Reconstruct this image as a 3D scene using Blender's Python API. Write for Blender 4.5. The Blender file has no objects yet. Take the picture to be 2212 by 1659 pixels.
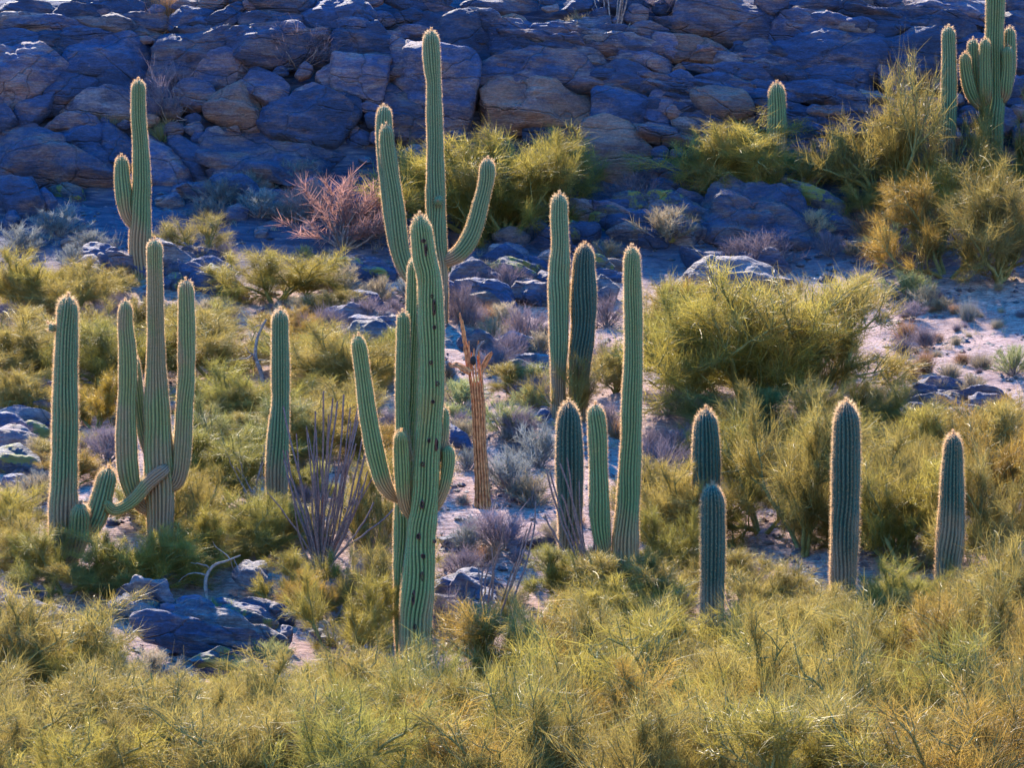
import bpy, math, random
import numpy as np
from mathutils import Vector

# ------------------------------------------------------------------ camera, world, sun, exposure
F, CX, CY, CAMZ = 10400.0, 1106.0, 829.5, 8.0        # focal length in picture units (2212 wide)
SUN_EL, SUN_AZ = 39.0, 14.0                          # elevation; degrees left of the view axis
scene = bpy.context.scene
cam_d = bpy.data.cameras.new('camera'); cam = bpy.data.objects.new('camera', cam_d)
scene.collection.objects.link(cam); scene.camera = cam
cam.location = (0, 0, CAMZ); cam.rotation_euler = (math.radians(90), 0, 0)
cam_d.sensor_width = 36.0; cam_d.lens = F / 2212.0 * 36.0
cam_d.clip_start = 0.5; cam_d.clip_end = 3000

w = bpy.data.worlds.new('World'); scene.world = w; w.use_nodes = True
nt = w.node_tree; nt.nodes.clear()
wo = nt.nodes.new('ShaderNodeOutputWorld'); bg = nt.nodes.new('ShaderNodeBackground')
sky = nt.nodes.new('ShaderNodeTexSky'); sky.sky_type = 'NISHITA'; sky.sun_disc = False
sky.sun_elevation = math.radians(SUN_EL); sky.sun_rotation = math.radians(-SUN_AZ)
sky.air_density = 1.6; sky.dust_density = 0.2; sky.ozone_density = 4.0
hs = nt.nodes.new('ShaderNodeHueSaturation'); hs.inputs['Saturation'].default_value = 2.2
bg.inputs[1].default_value = 0.15
tn = nt.nodes.new('ShaderNodeMix'); tn.data_type = 'RGBA'; tn.blend_type = 'MULTIPLY'; tn.inputs[0].default_value = 1.0; tn.inputs[7].default_value = (1.15, 0.90, 1.15, 1)
nt.links.new(sky.outputs[0], hs.inputs['Color']); nt.links.new(hs.outputs[0], tn.inputs[6]); nt.links.new(tn.outputs[2], bg.inputs[0]); nt.links.new(bg.outputs[0], wo.inputs[0])

sl = bpy.data.lights.new('sun', 'SUN'); sl.energy = 4.6; sl.angle = math.radians(0.6); sl.color = (1.0, 0.86, 0.66)
so = bpy.data.objects.new('sun', sl); scene.collection.objects.link(so)
sdir = Vector((-math.sin(math.radians(SUN_AZ)) * math.cos(math.radians(SUN_EL)),
               math.cos(math.radians(SUN_AZ)) * math.cos(math.radians(SUN_EL)), math.sin(math.radians(SUN_EL))))
so.rotation_euler = sdir.to_track_quat('Z', 'Y').to_euler(); so.location = (-20, 150, 60)
vs = scene.view_settings; vs.view_transform = 'Standard'; vs.look = 'None'; vs.gamma = 1.0; vs.use_curve_mapping = False
vs.exposure = 1.55
scene.cycles.max_bounces = 6; scene.cycles.transparent_max_bounces = 8

# ------------------------------------------------------------------ numpy helpers
def _hash(i, j, k, s):
    h = (i.astype(np.int64) * 374761393 + j.astype(np.int64) * 668265263 + k.astype(np.int64) * 2147483647 + s * 974634777) & 0xffffffff
    h = ((h ^ (h >> 13)) * 1274126177) & 0xffffffff
    h = ((h ^ (h >> 15)) * 2246822519) & 0xffffffff
    return ((h ^ (h >> 16)) & 0xffff) / 32767.5 - 1.0
def vnoise(p, seed=0):
    p = np.asarray(p, float); i = np.floor(p).astype(np.int64); f = p - i; f = f * f * f * (f * (f * 6 - 15) + 10)
    out = 0
    for a in (0, 1):
        wa = f[..., 0] if a else 1 - f[..., 0]
        for b in (0, 1):
            wb = f[..., 1] if b else 1 - f[..., 1]
            for c in (0, 1):
                wc = f[..., 2] if c else 1 - f[..., 2]
                out = out + wa * wb * wc * _hash(i[..., 0] + a, i[..., 1] + b, i[..., 2] + c, seed)
    return out
def fbm(p, seed=0, octv=4, gain=0.5, lac=2.03):
    p = np.asarray(p, float); s = 0; a = 1.0
    for o in range(octv):
        s = s + a * vnoise(p, seed + o * 17); p = p * lac + 3.7; a *= gain
    return s
def new_obj(name, me, parent=None):
    o = bpy.data.objects.new(name, me); scene.collection.objects.link(o)
    if parent is not None: o.parent = parent
    return o
def mesh_np(name, verts, quads=None, tris=None, mats=(), smooth=True, attrs=None, matidx=None):
    me = bpy.data.meshes.new(name)
    verts = np.asarray(verts, np.float32).reshape(-1, 3)
    nq = 0 if quads is None else len(quads); ntr = 0 if tris is None else len(tris)
    me.vertices.add(len(verts)); me.vertices.foreach_set('co', verts.ravel())
    li = []
    if nq: li.append(np.asarray(quads, np.int32).ravel())
    if ntr: li.append(np.asarray(tris, np.int32).ravel())
    li = np.concatenate(li); me.loops.add(len(li)); me.loops.foreach_set('vertex_index', li)
    me.polygons.add(nq + ntr)
    st = np.concatenate([np.arange(nq) * 4, nq * 4 + np.arange(ntr) * 3]).astype(np.int32)
    me.polygons.foreach_set('loop_start', st)
    me.polygons.foreach_set('use_smooth', np.full(nq + ntr, smooth))
    if matidx is not None: me.polygons.foreach_set('material_index', np.asarray(matidx, np.int32))
    for m in mats: me.materials.append(m)
    for k, v in (attrs or {}).items():
        at = me.attributes.new(k, 'FLOAT', 'POINT'); at.data.foreach_set('value', np.asarray(v, np.float32))
    me.update(calc_edges=True); me.validate()
    return me
def tag(o, label=None, cat=None, group=None, kind=None):
    if label: o['label'] = label
    if cat: o['category'] = cat
    if group: o['group'] = group
    if kind: o['kind'] = kind
    return o
def empty(name, loc):
    o = bpy.data.objects.new(name, None); scene.collection.objects.link(o); o.location = loc; o.empty_display_size = 0.2
    return o
def PX(X, V, Y):
    return np.array([(X - CX) / F * Y, Y, CAMZ + (CY - V) / F * Y])

# ------------------------------------------------------------------ terrain function
_pv = [(30, 2600), (56, 2150), (66, 1850), (72, 1659), (80, 1480), (92, 1100), (108, 700), (112, 600), (118, 400), (119.4, 230), (121.5, 0), (121.7, -20)]
_py = np.array([a for a, b in _pv] + [123.5, 135, 160, 260, 900, 2500])
_pz = np.array([CAMZ + (CY - b) / F * a for a, b in _pv] + [18.1, 18.0, 18, 12, 0, 0])  # unseen hilltop, levelled off so its shadow ends near the cliff foot
def ground(x, y):
    x = np.asarray(x, float); y = np.asarray(y, float)
    q = np.stack([x, y, np.zeros_like(x + y)], -1) if x.shape == y.shape else None
    cl = np.clip((y - 112) / 6, 0, 1)
    yy = y + cl * 0.4 * vnoise(q * [0.22, 0.0, 1] + 5.1, 3)
    z = np.interp(yy, _py, _pz)
    nearf = np.clip((40 - np.abs(y - 95)) / 10, 0, 1)
    z = z + 0.35 * vnoise(q * 0.13, 7) * (0.3 + nearf) + 0.12 * fbm(q * 0.55, 11, 3) * nearf + cl * 0.15 * fbm(q * [1.1, 1.1, 1], 21, 4) * (y < 121)
    return z
def gz(x, y): return float(ground(np.array([x]), np.array([y]))[0])
_ys = np.arange(40, 135, 0.1)
def hit(X, V):
    xs = (X - CX) / F * _ys; zr = CAMZ + (CY - V) / F * _ys
    d = zr - ground(xs, _ys); k = np.where(d < 0)[0]
    Y = _ys[k[0]] if len(k) else 124.0
    return float(Y)

# ------------------------------------------------------------------ materials
def mat(name):
    m = bpy.data.materials.new(name); m.use_nodes = True; n = m.node_tree; n.nodes.clear()
    out = n.nodes.new('ShaderNodeOutputMaterial'); return m, n, out
def nd(n, t, **kw):
    x = n.nodes.new(t)
    for k, v in kw.items():
        if k.startswith('i_'): x.inputs[k[2:].replace('_', ' ')].default_value = v
        else: setattr(x, k, v)
    return x
def ramp(n, src, stops, interp='LINEAR'):
    r = n.nodes.new('ShaderNodeValToRGB'); cr = r.color_ramp; cr.interpolation = interp
    while len(cr.elements) < len(stops): cr.elements.new(0.5)
    for e, (p, c) in zip(cr.elements, stops):
        e.position = p; e.color = (c, c, c, 1) if not isinstance(c, tuple) else (*c, 1)
    n.links.new(src, r.inputs[0]); return r
def noise(n, vec, scale, detail=5, rough=0.55, dist=0.0):
    x = n.nodes.new('ShaderNodeTexNoise'); x.inputs['Scale'].default_value = scale; x.inputs['Detail'].default_value = detail
    x.inputs['Roughness'].default_value = rough; x.inputs['Distortion'].default_value = dist
    if vec is not None: n.links.new(vec, x.inputs['Vector'])
    return x
def mapping(n, src, scale=(1, 1, 1), rot=(0, 0, 0)):
    m = n.nodes.new('ShaderNodeMapping'); m.inputs['Scale'].default_value = scale; m.inputs['Rotation'].default_value = rot
    n.links.new(src, m.inputs['Vector']); return m.outputs[0]
def mix(n, fac, a, b, mode='MIX'):
    m = n.nodes.new('ShaderNodeMix'); m.data_type = 'RGBA'; m.blend_type = mode
    for s, v in ((0, fac), (6, a), (7, b)):
        if isinstance(v, bpy.types.NodeSocket): n.links.new(v, m.inputs[s])
        elif s == 0: m.inputs[0].default_value = v
        else: m.inputs[s].default_value = (*v, 1)
    return m.outputs[2]

def rock_material(name, varnish_shade, bare, hi, lichen=0.0, tilt=0.15, vfac=0.5):  # bluish varnish tones have the colour of the shade put into them
    m, n, out = mat(name)
    tc = n.nodes.new('ShaderNodeTexCoord'); geo = n.nodes.new('ShaderNodeNewGeometry'); oi = n.nodes.new('ShaderNodeObjectInfo')
    va = n.nodes.new('ShaderNodeVectorMath'); va.operation = 'ADD'
    cmb = n.nodes.new('ShaderNodeCombineXYZ'); mul = nd(n, 'ShaderNodeMath', operation='MULTIPLY'); mul.inputs[1].default_value = 57.0
    n.links.new(oi.outputs['Random'], mul.inputs[0]); n.links.new(mul.outputs[0], cmb.inputs[0]); n.links.new(mul.outputs[0], cmb.inputs[2])
    n.links.new(geo.outputs['Position'], va.inputs[0]); n.links.new(cmb.outputs[0], va.inputs[1])
    st = mapping(n, va.outputs[0], (0.9, 1.0, 2.3), (0.1, tilt + 0.12, 0.1))
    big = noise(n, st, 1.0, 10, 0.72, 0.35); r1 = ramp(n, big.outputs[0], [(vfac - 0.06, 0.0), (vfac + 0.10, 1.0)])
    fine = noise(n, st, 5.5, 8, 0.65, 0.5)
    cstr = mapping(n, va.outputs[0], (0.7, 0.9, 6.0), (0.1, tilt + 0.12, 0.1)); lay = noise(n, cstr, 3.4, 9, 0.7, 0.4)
    dark = mix(n, ramp(n, fine.outputs[0], [(0.3, 0.0), (0.7, 1.0)]).outputs[0], varnish_shade, tuple(min(1, c * 1.9) for c in varnish_shade))
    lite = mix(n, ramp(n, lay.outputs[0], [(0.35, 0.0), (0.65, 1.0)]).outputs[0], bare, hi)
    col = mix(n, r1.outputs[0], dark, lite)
    gr = noise(n, mapping(n, va.outputs[0], (1, 1, 2.5)), 13, 6, 0.75); col = mix(n, ramp(n, gr.outputs[0], [(0.38, 0.55), (0.62, 0.0)]).outputs[0], col, tuple(c * 0.45 for c in varnish_shade))
    spk = noise(n, va.outputs[0], 9, 4, 0.7); sp = ramp(n, spk.outputs[0], [(0.64, 0.0), (0.72, 0.5)])
    col = mix(n, sp.outputs[0], col, hi)
    crk = n.nodes.new('ShaderNodeTexVoronoi'); crk.feature = 'DISTANCE_TO_EDGE'; crk.inputs['Scale'].default_value = 0.6
    wv = mapping(n, va.outputs[0], (0.7, 0.7, 1.6), (0, tilt, 0.3))
    dn = noise(n, va.outputs[0], 1.6, 4); wadd = n.nodes.new('ShaderNodeVectorMath'); wadd.operation = 'MULTIPLY_ADD'
    n.links.new(dn.outputs[1], wadd.inputs[0]); wadd.inputs[1].default_value = (0.35, 0.35, 0.35); n.links.new(wv, wadd.inputs[2]); n.links.new(wadd.outputs[0], crk.inputs['Vector'])
    ck = ramp(n, crk.outputs[0], [(0.0, 0.0), (0.018, 1.0)])
    col = mix(n, ramp(n, crk.outputs[0], [(0.0, 0.55), (0.012, 1.0)]).outputs[0], (0.02, 0.022, 0.04), col)
    if lichen > 0:
        ln = noise(n, va.outputs[0], 2.3, 6, 0.7); lr = ramp(n, ln.outputs[0], [(0.62 - lichen, 0.0), (0.68 - lichen, 0.85)])
        col = mix(n, lr.outputs[0], col, (0.40, 0.37, 0.07))
    hsv = n.nodes.new('ShaderNodeHueSaturation'); n.links.new(col, hsv.inputs['Color'])
    mv = nd(n, 'ShaderNodeMapRange'); mv.inputs['To Min'].default_value = 0.75; mv.inputs['To Max'].default_value = 1.3
    n.links.new(oi.outputs['Random'], mv.inputs[0]); n.links.new(mv.outputs[0], hsv.inputs['Value'])
    b = nd(n, 'ShaderNodeBsdfPrincipled'); b.inputs['Roughness'].default_value = 0.72; n.links.new(hsv.outputs[0], b.inputs['Base Color'])
    h1 = nd(n, 'ShaderNodeMath', operation='MULTIPLY_ADD'); n.links.new(lay.outputs[0], h1.inputs[0]); h1.inputs[1].default_value = 1.6; n.links.new(fine.outputs[0], h1.inputs[2])
    h2 = nd(n, 'ShaderNodeMath', operation='MULTIPLY_ADD'); n.links.new(ck.outputs[0], h2.inputs[0]); h2.inputs[1].default_value = 0.9; n.links.new(h1.outputs[0], h2.inputs[2])
    bp = n.nodes.new('ShaderNodeBump'); bp.inputs['Strength'].default_value = 1.0; bp.inputs['Distance'].default_value = 0.26
    n.links.new(h2.outputs[0], bp.inputs['Height']); n.links.new(bp.outputs[0], b.inputs['Normal']); n.links.new(b.outputs[0], out.inputs[0])
    return m
ROCK = {
 'b': rock_material('varnished_shade_rock', (0.048, 0.078, 0.19), (0.36, 0.175, 0.15), (0.48, 0.37, 0.39), 0, 0.12, 0.57),  # blue of the shade is painted into this rock
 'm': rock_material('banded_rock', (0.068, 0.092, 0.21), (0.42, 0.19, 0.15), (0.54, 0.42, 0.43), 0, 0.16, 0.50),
 't': rock_material('tan_rock', (0.16, 0.11, 0.14), (0.42, 0.23, 0.18), (0.55, 0.36, 0.30), 0, 0.2, 0.42),
 'l': rock_material('pale_rock', (0.06, 0.08, 0.17), (0.34, 0.26, 0.29), (0.58, 0.48, 0.49), 0, 0.1, 0.46),  # pale tone also stands in for sunlit slab tops
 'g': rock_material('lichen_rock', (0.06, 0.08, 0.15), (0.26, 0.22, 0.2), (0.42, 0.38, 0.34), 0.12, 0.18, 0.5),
 'r': rock_material('red_rock', (0.09, 0.05, 0.06), (0.26, 0.10, 0.07), (0.38, 0.2, 0.14), 0, 0.2, 0.5),
}

def ground_material():
    m, n, out = mat('desert_ground')
    geo = n.nodes.new('ShaderNodeNewGeometry'); p = geo.outputs['Position']
    a = noise(n, p, 0.5, 6, 0.6); b_ = noise(n, mapping(n, p, (1, 2.2, 3)), 5, 8, 0.7); c = noise(n, p, 22, 5, 0.7)
    col = mix(n, ramp(n, a.outputs[0], [(0.35, 0.0), (0.65, 1.0)]).outputs[0], (0.46, 0.27, 0.24), (0.64, 0.43, 0.37))
    col = mix(n, ramp(n, b_.outputs[0], [(0.44, 0.0), (0.54, 0.85)]).outputs[0], col, (0.24, 0.12, 0.11))
    col = mix(n, ramp(n, c.outputs[0], [(0.55, 0.0), (0.72, 0.8)]).outputs[0], col, (0.66, 0.56, 0.53))
    # cliff rock behind the boulders, darkened to paint the shade in their gaps
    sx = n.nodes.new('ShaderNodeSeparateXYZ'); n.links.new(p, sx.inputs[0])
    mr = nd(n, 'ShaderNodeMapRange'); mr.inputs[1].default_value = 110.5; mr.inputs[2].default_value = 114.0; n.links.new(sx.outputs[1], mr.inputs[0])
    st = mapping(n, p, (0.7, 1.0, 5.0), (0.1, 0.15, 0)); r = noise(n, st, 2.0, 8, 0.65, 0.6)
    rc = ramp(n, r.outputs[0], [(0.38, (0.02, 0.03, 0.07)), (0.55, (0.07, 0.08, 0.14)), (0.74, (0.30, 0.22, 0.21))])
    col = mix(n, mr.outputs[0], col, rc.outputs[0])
    b = nd(n, 'ShaderNodeBsdfPrincipled'); b.inputs['Roughness'].default_value = 0.9; n.links.new(col, b.inputs['Base Color'])
    s = nd(n, 'ShaderNodeMath', operation='ADD'); n.links.new(b_.outputs[0], s.inputs[0]); n.links.new(r.outputs[0], s.inputs[1])
    bp = n.nodes.new('ShaderNodeBump'); bp.inputs['Strength'].default_value = 0.9; bp.inputs['Distance'].default_value = 0.12
    n.links.new(s.outputs[0], bp.inputs['Height']); n.links.new(bp.outputs[0], b.inputs['Normal']); n.links.new(b.outputs[0], out.inputs[0])
    return m
MG = ground_material()

def leafy(name, c0, c1, trans=0.5, rough=0.5, usecol=True, refl=1.0):
    """fine twigs: each strand has its own tone (attribute rnd)"""
    m, n, out = mat(name)
    at = n.nodes.new('ShaderNodeAttribute'); at.attribute_name = 'rnd'
    col = mix(n, at.outputs['Fac'], c0, c1)
    if usecol:
        oi = n.nodes.new('ShaderNodeObjectInfo'); col = mix(n, 1.0, col, oi.outputs['Color'], 'MULTIPLY')
    b = nd(n, 'ShaderNodeBsdfPrincipled'); b.inputs['Roughness'].default_value = rough; n.links.new(mix(n, 1.0, col, (refl,) * 3, 'MULTIPLY'), b.inputs['Base Color'])
    t = n.nodes.new('ShaderNodeBsdfTranslucent'); n.links.new(col, t.inputs[0])
    ms = n.nodes.new('ShaderNodeMixShader'); ms.inputs[0].default_value = trans
    n.links.new(b.outputs[0], ms.inputs[1]); n.links.new(t.outputs[0], ms.inputs[2]); n.links.new(ms.outputs[0], out.inputs[0])
    return m
M_PV = leafy('palo_verde_twigs', (0.18, 0.13, 0.032), (0.46, 0.345, 0.088), 0.62, 0.45)
M_BUSH = leafy('shrub_twigs', (0.5, 0.5, 0.5), (1.0, 1.0, 1.0), 0.45, 0.7)
M_SPINE = leafy('cactus_spines', (0.90, 0.50, 0.25), (0.98, 0.76, 0.48), 0.62, 0.5, False, 0.05)
def bark(name, c0, c1, scale=14):
    m, n, out = mat(name); geo = n.nodes.new('ShaderNodeNewGeometry')
    a = noise(n, geo.outputs['Position'], scale, 6, 0.65); col = mix(n, ramp(n, a.outputs[0], [(0.35, 0.0), (0.65, 1.0)]).outputs[0], c0, c1)
    b = nd(n, 'ShaderNodeBsdfPrincipled'); b.inputs['Roughness'].default_value = 0.8; n.links.new(col, b.inputs['Base Color'])
    bp = n.nodes.new('ShaderNodeBump'); bp.inputs['Strength'].default_value = 0.6; bp.inputs['Distance'].default_value = 0.01
    n.links.new(a.outputs[0], bp.inputs['Height']); n.links.new(bp.outputs[0], b.inputs['Normal']); n.links.new(b.outputs[0], out.inputs[0])
    return m
M_PVB = bark('palo_verde_bark', (0.10, 0.11, 0.035), (0.26, 0.25, 0.09))
M_OCO = bark('ocotillo_bark', (0.09, 0.05, 0.06), (0.28, 0.18, 0.16), 30)
M_DEAD = bark('dead_wood', (0.30, 0.08, 0.028), (0.85, 0.34, 0.12), 12)
M_GREYW = bark('grey_dead_wood', (0.10, 0.08, 0.09), (0.34, 0.28, 0.27), 16)
M_HOLE = bark('hole_dark', (0.012, 0.008, 0.008), (0.03, 0.015, 0.012), 30)
M_SCAR = bark('callus_brown', (0.05, 0.022, 0.02), (0.12, 0.05, 0.04), 30)

def cactus_material(name, valley, crest, patch, pf):
    m, n, out = mat(name)
    at = n.nodes.new('ShaderNodeAttribute'); at.attribute_name = 'rib'
    geo = n.nodes.new('ShaderNodeNewGeometry'); oi = n.nodes.new('ShaderNodeObjectInfo')
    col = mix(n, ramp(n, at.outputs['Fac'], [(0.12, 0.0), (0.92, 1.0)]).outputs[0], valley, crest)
    a = noise(n, mapping(n, geo.outputs['Position'], (1, 1, 0.5)), 1.7, 6, 0.6)
    col = mix(n, ramp(n, a.outputs[0], [(0.62 - pf, 0.0), (0.72 - pf, 0.7)]).outputs[0], col, mix(n, at.outputs['Fac'], tuple(c * 0.4 for c in patch), patch))
    f = noise(n, mapping(n, geo.outputs['Position'], (1, 1, 6)), 6, 5, 0.7)
    col = mix(n, ramp(n, f.outputs[0], [(0.4, 0.0), (0.65, 0.6)]).outputs[0], col, tuple(c * 0.5 for c in crest))
    ck = n.nodes.new('ShaderNodeAttribute'); ck.attribute_name = 'cork'; cn = nd(n, 'ShaderNodeMath', operation='MULTIPLY_ADD')
    n.links.new(ck.outputs['Fac'], cn.inputs[0]); cn.inputs[1].default_value = 0.75; n.links.new(a.outputs[0], cn.inputs[2])
    col = mix(n, ramp(n, cn.outputs[0], [(0.72, 0.0), (0.95, 0.85)]).outputs[0], col, mix(n, at.outputs['Fac'], (0.07, 0.045, 0.03), (0.30, 0.20, 0.13)))
    col = mix(n, 1.0, col, oi.outputs['Color'], 'MULTIPLY')
    b = nd(n, 'ShaderNodeBsdfPrincipled'); b.inputs['Roughness'].default_value = 0.6; n.links.new(col, b.inputs['Base Color'])
    bp = n.nodes.new('ShaderNodeBump'); bp.inputs['Strength'].default_value = 0.5; bp.inputs['Distance'].default_value = 0.02
    n.links.new(f.outputs[0], bp.inputs['Height']); n.links.new(bp.outputs[0], b.inputs['Normal']); n.links.new(b.outputs[0], out.inputs[0])
    return m
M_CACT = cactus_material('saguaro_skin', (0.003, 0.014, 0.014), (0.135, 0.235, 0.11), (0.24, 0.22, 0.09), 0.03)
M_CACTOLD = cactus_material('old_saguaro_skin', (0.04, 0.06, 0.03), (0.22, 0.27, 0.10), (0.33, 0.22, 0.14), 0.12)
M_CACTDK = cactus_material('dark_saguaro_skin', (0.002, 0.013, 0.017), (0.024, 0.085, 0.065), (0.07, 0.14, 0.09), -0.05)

# ------------------------------------------------------------------ generators
def resample(pts, step):
    """Catmull-Rom through rows of pts (xyz + extra), then even steps"""
    P = np.asarray(pts, float); P = np.vstack([2 * P[0] - P[1], P, 2 * P[-1] - P[-2]]); out = []
    for i in range(1, len(P) - 2):
        t = np.linspace(0, 1, 14, endpoint=False)[:, None]
        a, b, c, d = P[i - 1], P[i], P[i + 1], P[i + 2]
        out.append(0.5 * (2 * b + (c - a) * t + (2 * a - 5 * b + 4 * c - d) * t ** 2 + (3 * b - a - 3 * c + d) * t ** 3))
    out = np.vstack(out + [P[-2:-1]])
    s = np.concatenate([[0], np.cumsum(np.linalg.norm(np.diff(out[:, :3], axis=0), axis=1))])
    n = max(4, int(s[-1] / step)); q = np.linspace(0, s[-1], n)
    return np.stack([np.interp(q, s, out[:, k]) for k in range(out.shape[1])], 1), q
def frames(C):
    T = np.gradient(C, axis=0); T /= np.linalg.norm(T, axis=1)[:, None] + 1e-9
    U = np.zeros_like(T); u = np.array([1.0, 0.02, 0]); u -= T[0] * u.dot(T[0]); u /= np.linalg.norm(u); U[0] = u
    for i in range(1, len(T)):
        u = U[i - 1] - T[i] * U[i - 1].dot(T[i]); U[i] = u / (np.linalg.norm(u) + 1e-9)
    return T, U, np.cross(T, U)

def stem_mesh(name, wp, rng, nrib=20, skin=None, spines=1.0, depth=0.24, capL=1.35, root=None):
    """ribbed cactus stem: wp rows = world x,y,z,radius, tip first. Spines grow along the crests."""
    R_, s = resample(wp, 0.045); C = R_[:, :3]; rad = np.maximum(R_[:, 3], 0.02)
    R0 = np.median(rad[: max(3, len(rad) // 3)])
    rad = rad * (1 + 0.05 * vnoise(np.stack([s * 1.7, s * 0, s * 0 + rng.random() * 50], 1), 5) + 0.028 * vnoise(np.stack([s * 5, s * 0, s * 0 + 9], 1), 6))
    L = capL * R0; t = np.clip(s / L, 0, 1); prof = np.sqrt(np.clip(1 - (1 - t) ** 2.3, 0, 1)); prof[0] = 0.02
    te = np.clip((s[-1] - s) / (rad[-1] * 0.8), 0, 1); prof = prof * np.sqrt(np.clip(1 - (1 - te) ** 2, 0.02, 1))
    rad = rad * prof; T, U, V = frames(C)
    nth = nrib * 6; th = np.arange(nth) / nth * 2 * math.pi
    wob = 0.12 * vnoise(np.stack([s * 1.3, s * 0, s * 0 + rng.random() * 90], 1), 8)
    rp = np.abs(np.cos(nrib * th / 2)) ** 0.75
    m0 = len(s); dz_ = 1 + 0.022 * vnoise(np.stack([np.tile(np.cos(th) * 3, (m0, 1)), np.tile(np.sin(th) * 3, (m0, 1)), np.tile(s[:, None] * 2.4, (1, nth))], -1), 12)
    rr = dz_ * rad[:, None] * (1 - depth + depth * rp[None, :])
    TH = th[None, :] + wob[:, None] * 1.3 + 0.05 * vnoise(np.stack([np.tile(np.cos(th) * 2.2, (m0, 1)), np.tile(np.sin(th) * 2.2, (m0, 1)), np.tile(s[:, None] * 1.6, (1, nth))], -1), 14)
    D = np.cos(TH)[..., None] * U[:, None, :] + np.sin(TH)[..., None] * V[:, None, :]
    vv = C[:, None, :] + D * rr[..., None]
    m = len(C); base = np.arange(m - 1)[:, None] * nth; j = np.arange(nth)[None, :]; jn = (j + 1) % nth
    quads = np.stack([base + j, base + jn, base + nth + jn, base + nth + j], -1).reshape(-1, 4)
    verts = vv.reshape(-1, 3); rib = np.tile(rp, m)
    # spines
    tips = []; 
    if spines > 0:
        ks = np.arange(0, nrib) * 6
        P0 = vv[:, ks, :].reshape(-1, 3); N0 = D[:, ks, :].reshape(-1, 3); TT = np.repeat(T, nrib, 0); SS = np.repeat(s, nrib); PR = np.repeat(prof, nrib)
        per = 12; P0 = np.repeat(P0, per, 0); N0 = np.repeat(N0, per, 0); TT = np.repeat(TT, per, 0); SS = np.repeat(SS, per); k = len(P0)
        capf = np.clip(1 - SS / (2.2 * R0), 0, 1)
        topn = -TT * np.repeat(np.sqrt(1 - np.clip(PR, 0, 1) ** 2), per)[:, None]
        N1 = N0 + topn
        d = N1 + rng.normal(0, 0.55, (k, 3)); d /= np.linalg.norm(d, axis=1)[:, None]
        ln = (0.022 + 0.036 * rng.random(k) ** 1.6) * spines * (1 + 0.25 * capf)
        P0 = P0 + TT * (rng.random(k)[:, None] - 0.5) * 0.11
        side = np.cross(d, rng.normal(0, 1, (k, 3))); side /= np.linalg.norm(side, axis=1)[:, None] + 1e-9
        wd = 0.0022 * (1 + 0.3 * capf)
        a = P0 - side * wd[:, None]; b = P0 + side * wd[:, None]; c = P0 + d * ln[:, None]
        sv = np.stack([a, b, c], 1).reshape(-1, 3); tr = np.arange(k * 3).reshape(-1, 3) + len(verts)
        nv = len(verts); verts = np.vstack([verts, sv]); rib = np.concatenate([rib, np.ones(len(sv))])
        rnd = np.concatenate([np.zeros(nv), np.repeat(rng.random(k), 3)])
        mi = np.concatenate([np.zeros(len(quads)), np.ones(k)])
    else:
        tr = None; rnd = np.zeros(len(verts)); mi = np.zeros(len(quads))
    ck = np.clip(1 - (verts[:, 2] - C[-1, 2]) / 2.6, 0, 1) if name == 'trunk' else np.zeros(len(verts))
    if name == 'arm': ck[:len(C) * nth] = np.repeat(np.clip(1 - (s[-1] - s) / 0.9, 0, 1) * 0.9, nth)
    if root is not None: verts = verts - np.asarray(root)
    return mesh_np(name, verts, quads, tr, (skin, M_SPINE), True, {'rib': rib, 'rnd': rnd, 'cork': ck}, mi)

def tube(path, rad, sides=5):
    """verts, quads of a tube along path"""
    C = np.asarray(path, float); T, U, V = frames(C); th = np.arange(sides) / sides * 2 * math.pi
    D = np.cos(th)[None, :, None] * U[:, None] + np.sin(th)[None, :, None] * V[:, None]
    v = C[:, None] + D * np.asarray(rad)[:, None, None]
    m = len(C); b = np.arange(m - 1)[:, None] * sides; j = np.arange(sides)[None]; jn = (j + 1) % sides
    q = np.stack([b + j, b + jn, b + sides + jn, b + sides + j], -1).reshape(-1, 4)
    return v.reshape(-1, 3), q
class Acc:
    def __init__(s): s.v = []; s.q = []; s.n = 0
    def add(s, vq): s.v.append(vq[0]); s.q.append(vq[1] + s.n); s.n += len(vq[0])
    def mesh(s, name, m, root=None, smooth=True):
        v = np.vstack(s.v); v = v - np.asarray(root) if root is not None else v
        return mesh_np(name, v, np.vstack(s.q), None, (m,), smooth)
def strands(P, D, L, W, rng, seg=3, bend=0.5, grav=0.0):
    """curved thin ribbons: start P, direction D, length L, width W -> verts, quads, rnd"""
    k = len(P); D = D / (np.linalg.norm(D, axis=1)[:, None] + 1e-9)
    cv = rng.normal(0, bend, (k, 3)); cv[:, 2] += grav
    side = np.cross(D, rng.normal(0, 1, (k, 3))); side /= np.linalg.norm(side, axis=1)[:, None] + 1e-9
    rows = []
    for i in range(seg + 1):
        t = i / seg; c = P + (D * t + cv * t * t * 0.5) * L[:, None]; wv = side * (W * (1 - 0.75 * t))[:, None] * 0.5
        rows.append(c - wv); rows.append(c + wv)
    v = np.stack(rows, 1).reshape(-1, 3); b = np.arange(k)[:, None] * (2 * (seg + 1))
    qs = [b + np.array([[2 * i, 2 * i + 1, 2 * i + 3, 2 * i + 2]]) for i in range(seg)]
    q = np.stack(qs, 1).reshape(-1, 4); r = np.repeat(rng.random(k), 2 * (seg + 1))
    return v, q, r
def unit(v): v = np.asarray(v, float); return v / (np.linalg.norm(v) + 1e-9)
def wiggle(p0, d, length, n, rng, amt, up=0.0):
    pts = [np.array(p0, float)]; d = unit(d)
    for i in range(n):
        d = unit(d + rng.normal(0, amt, 3) + np.array([0, 0, up])); pts.append(pts[-1] + d * length / n)
    return np.array(pts)
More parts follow.
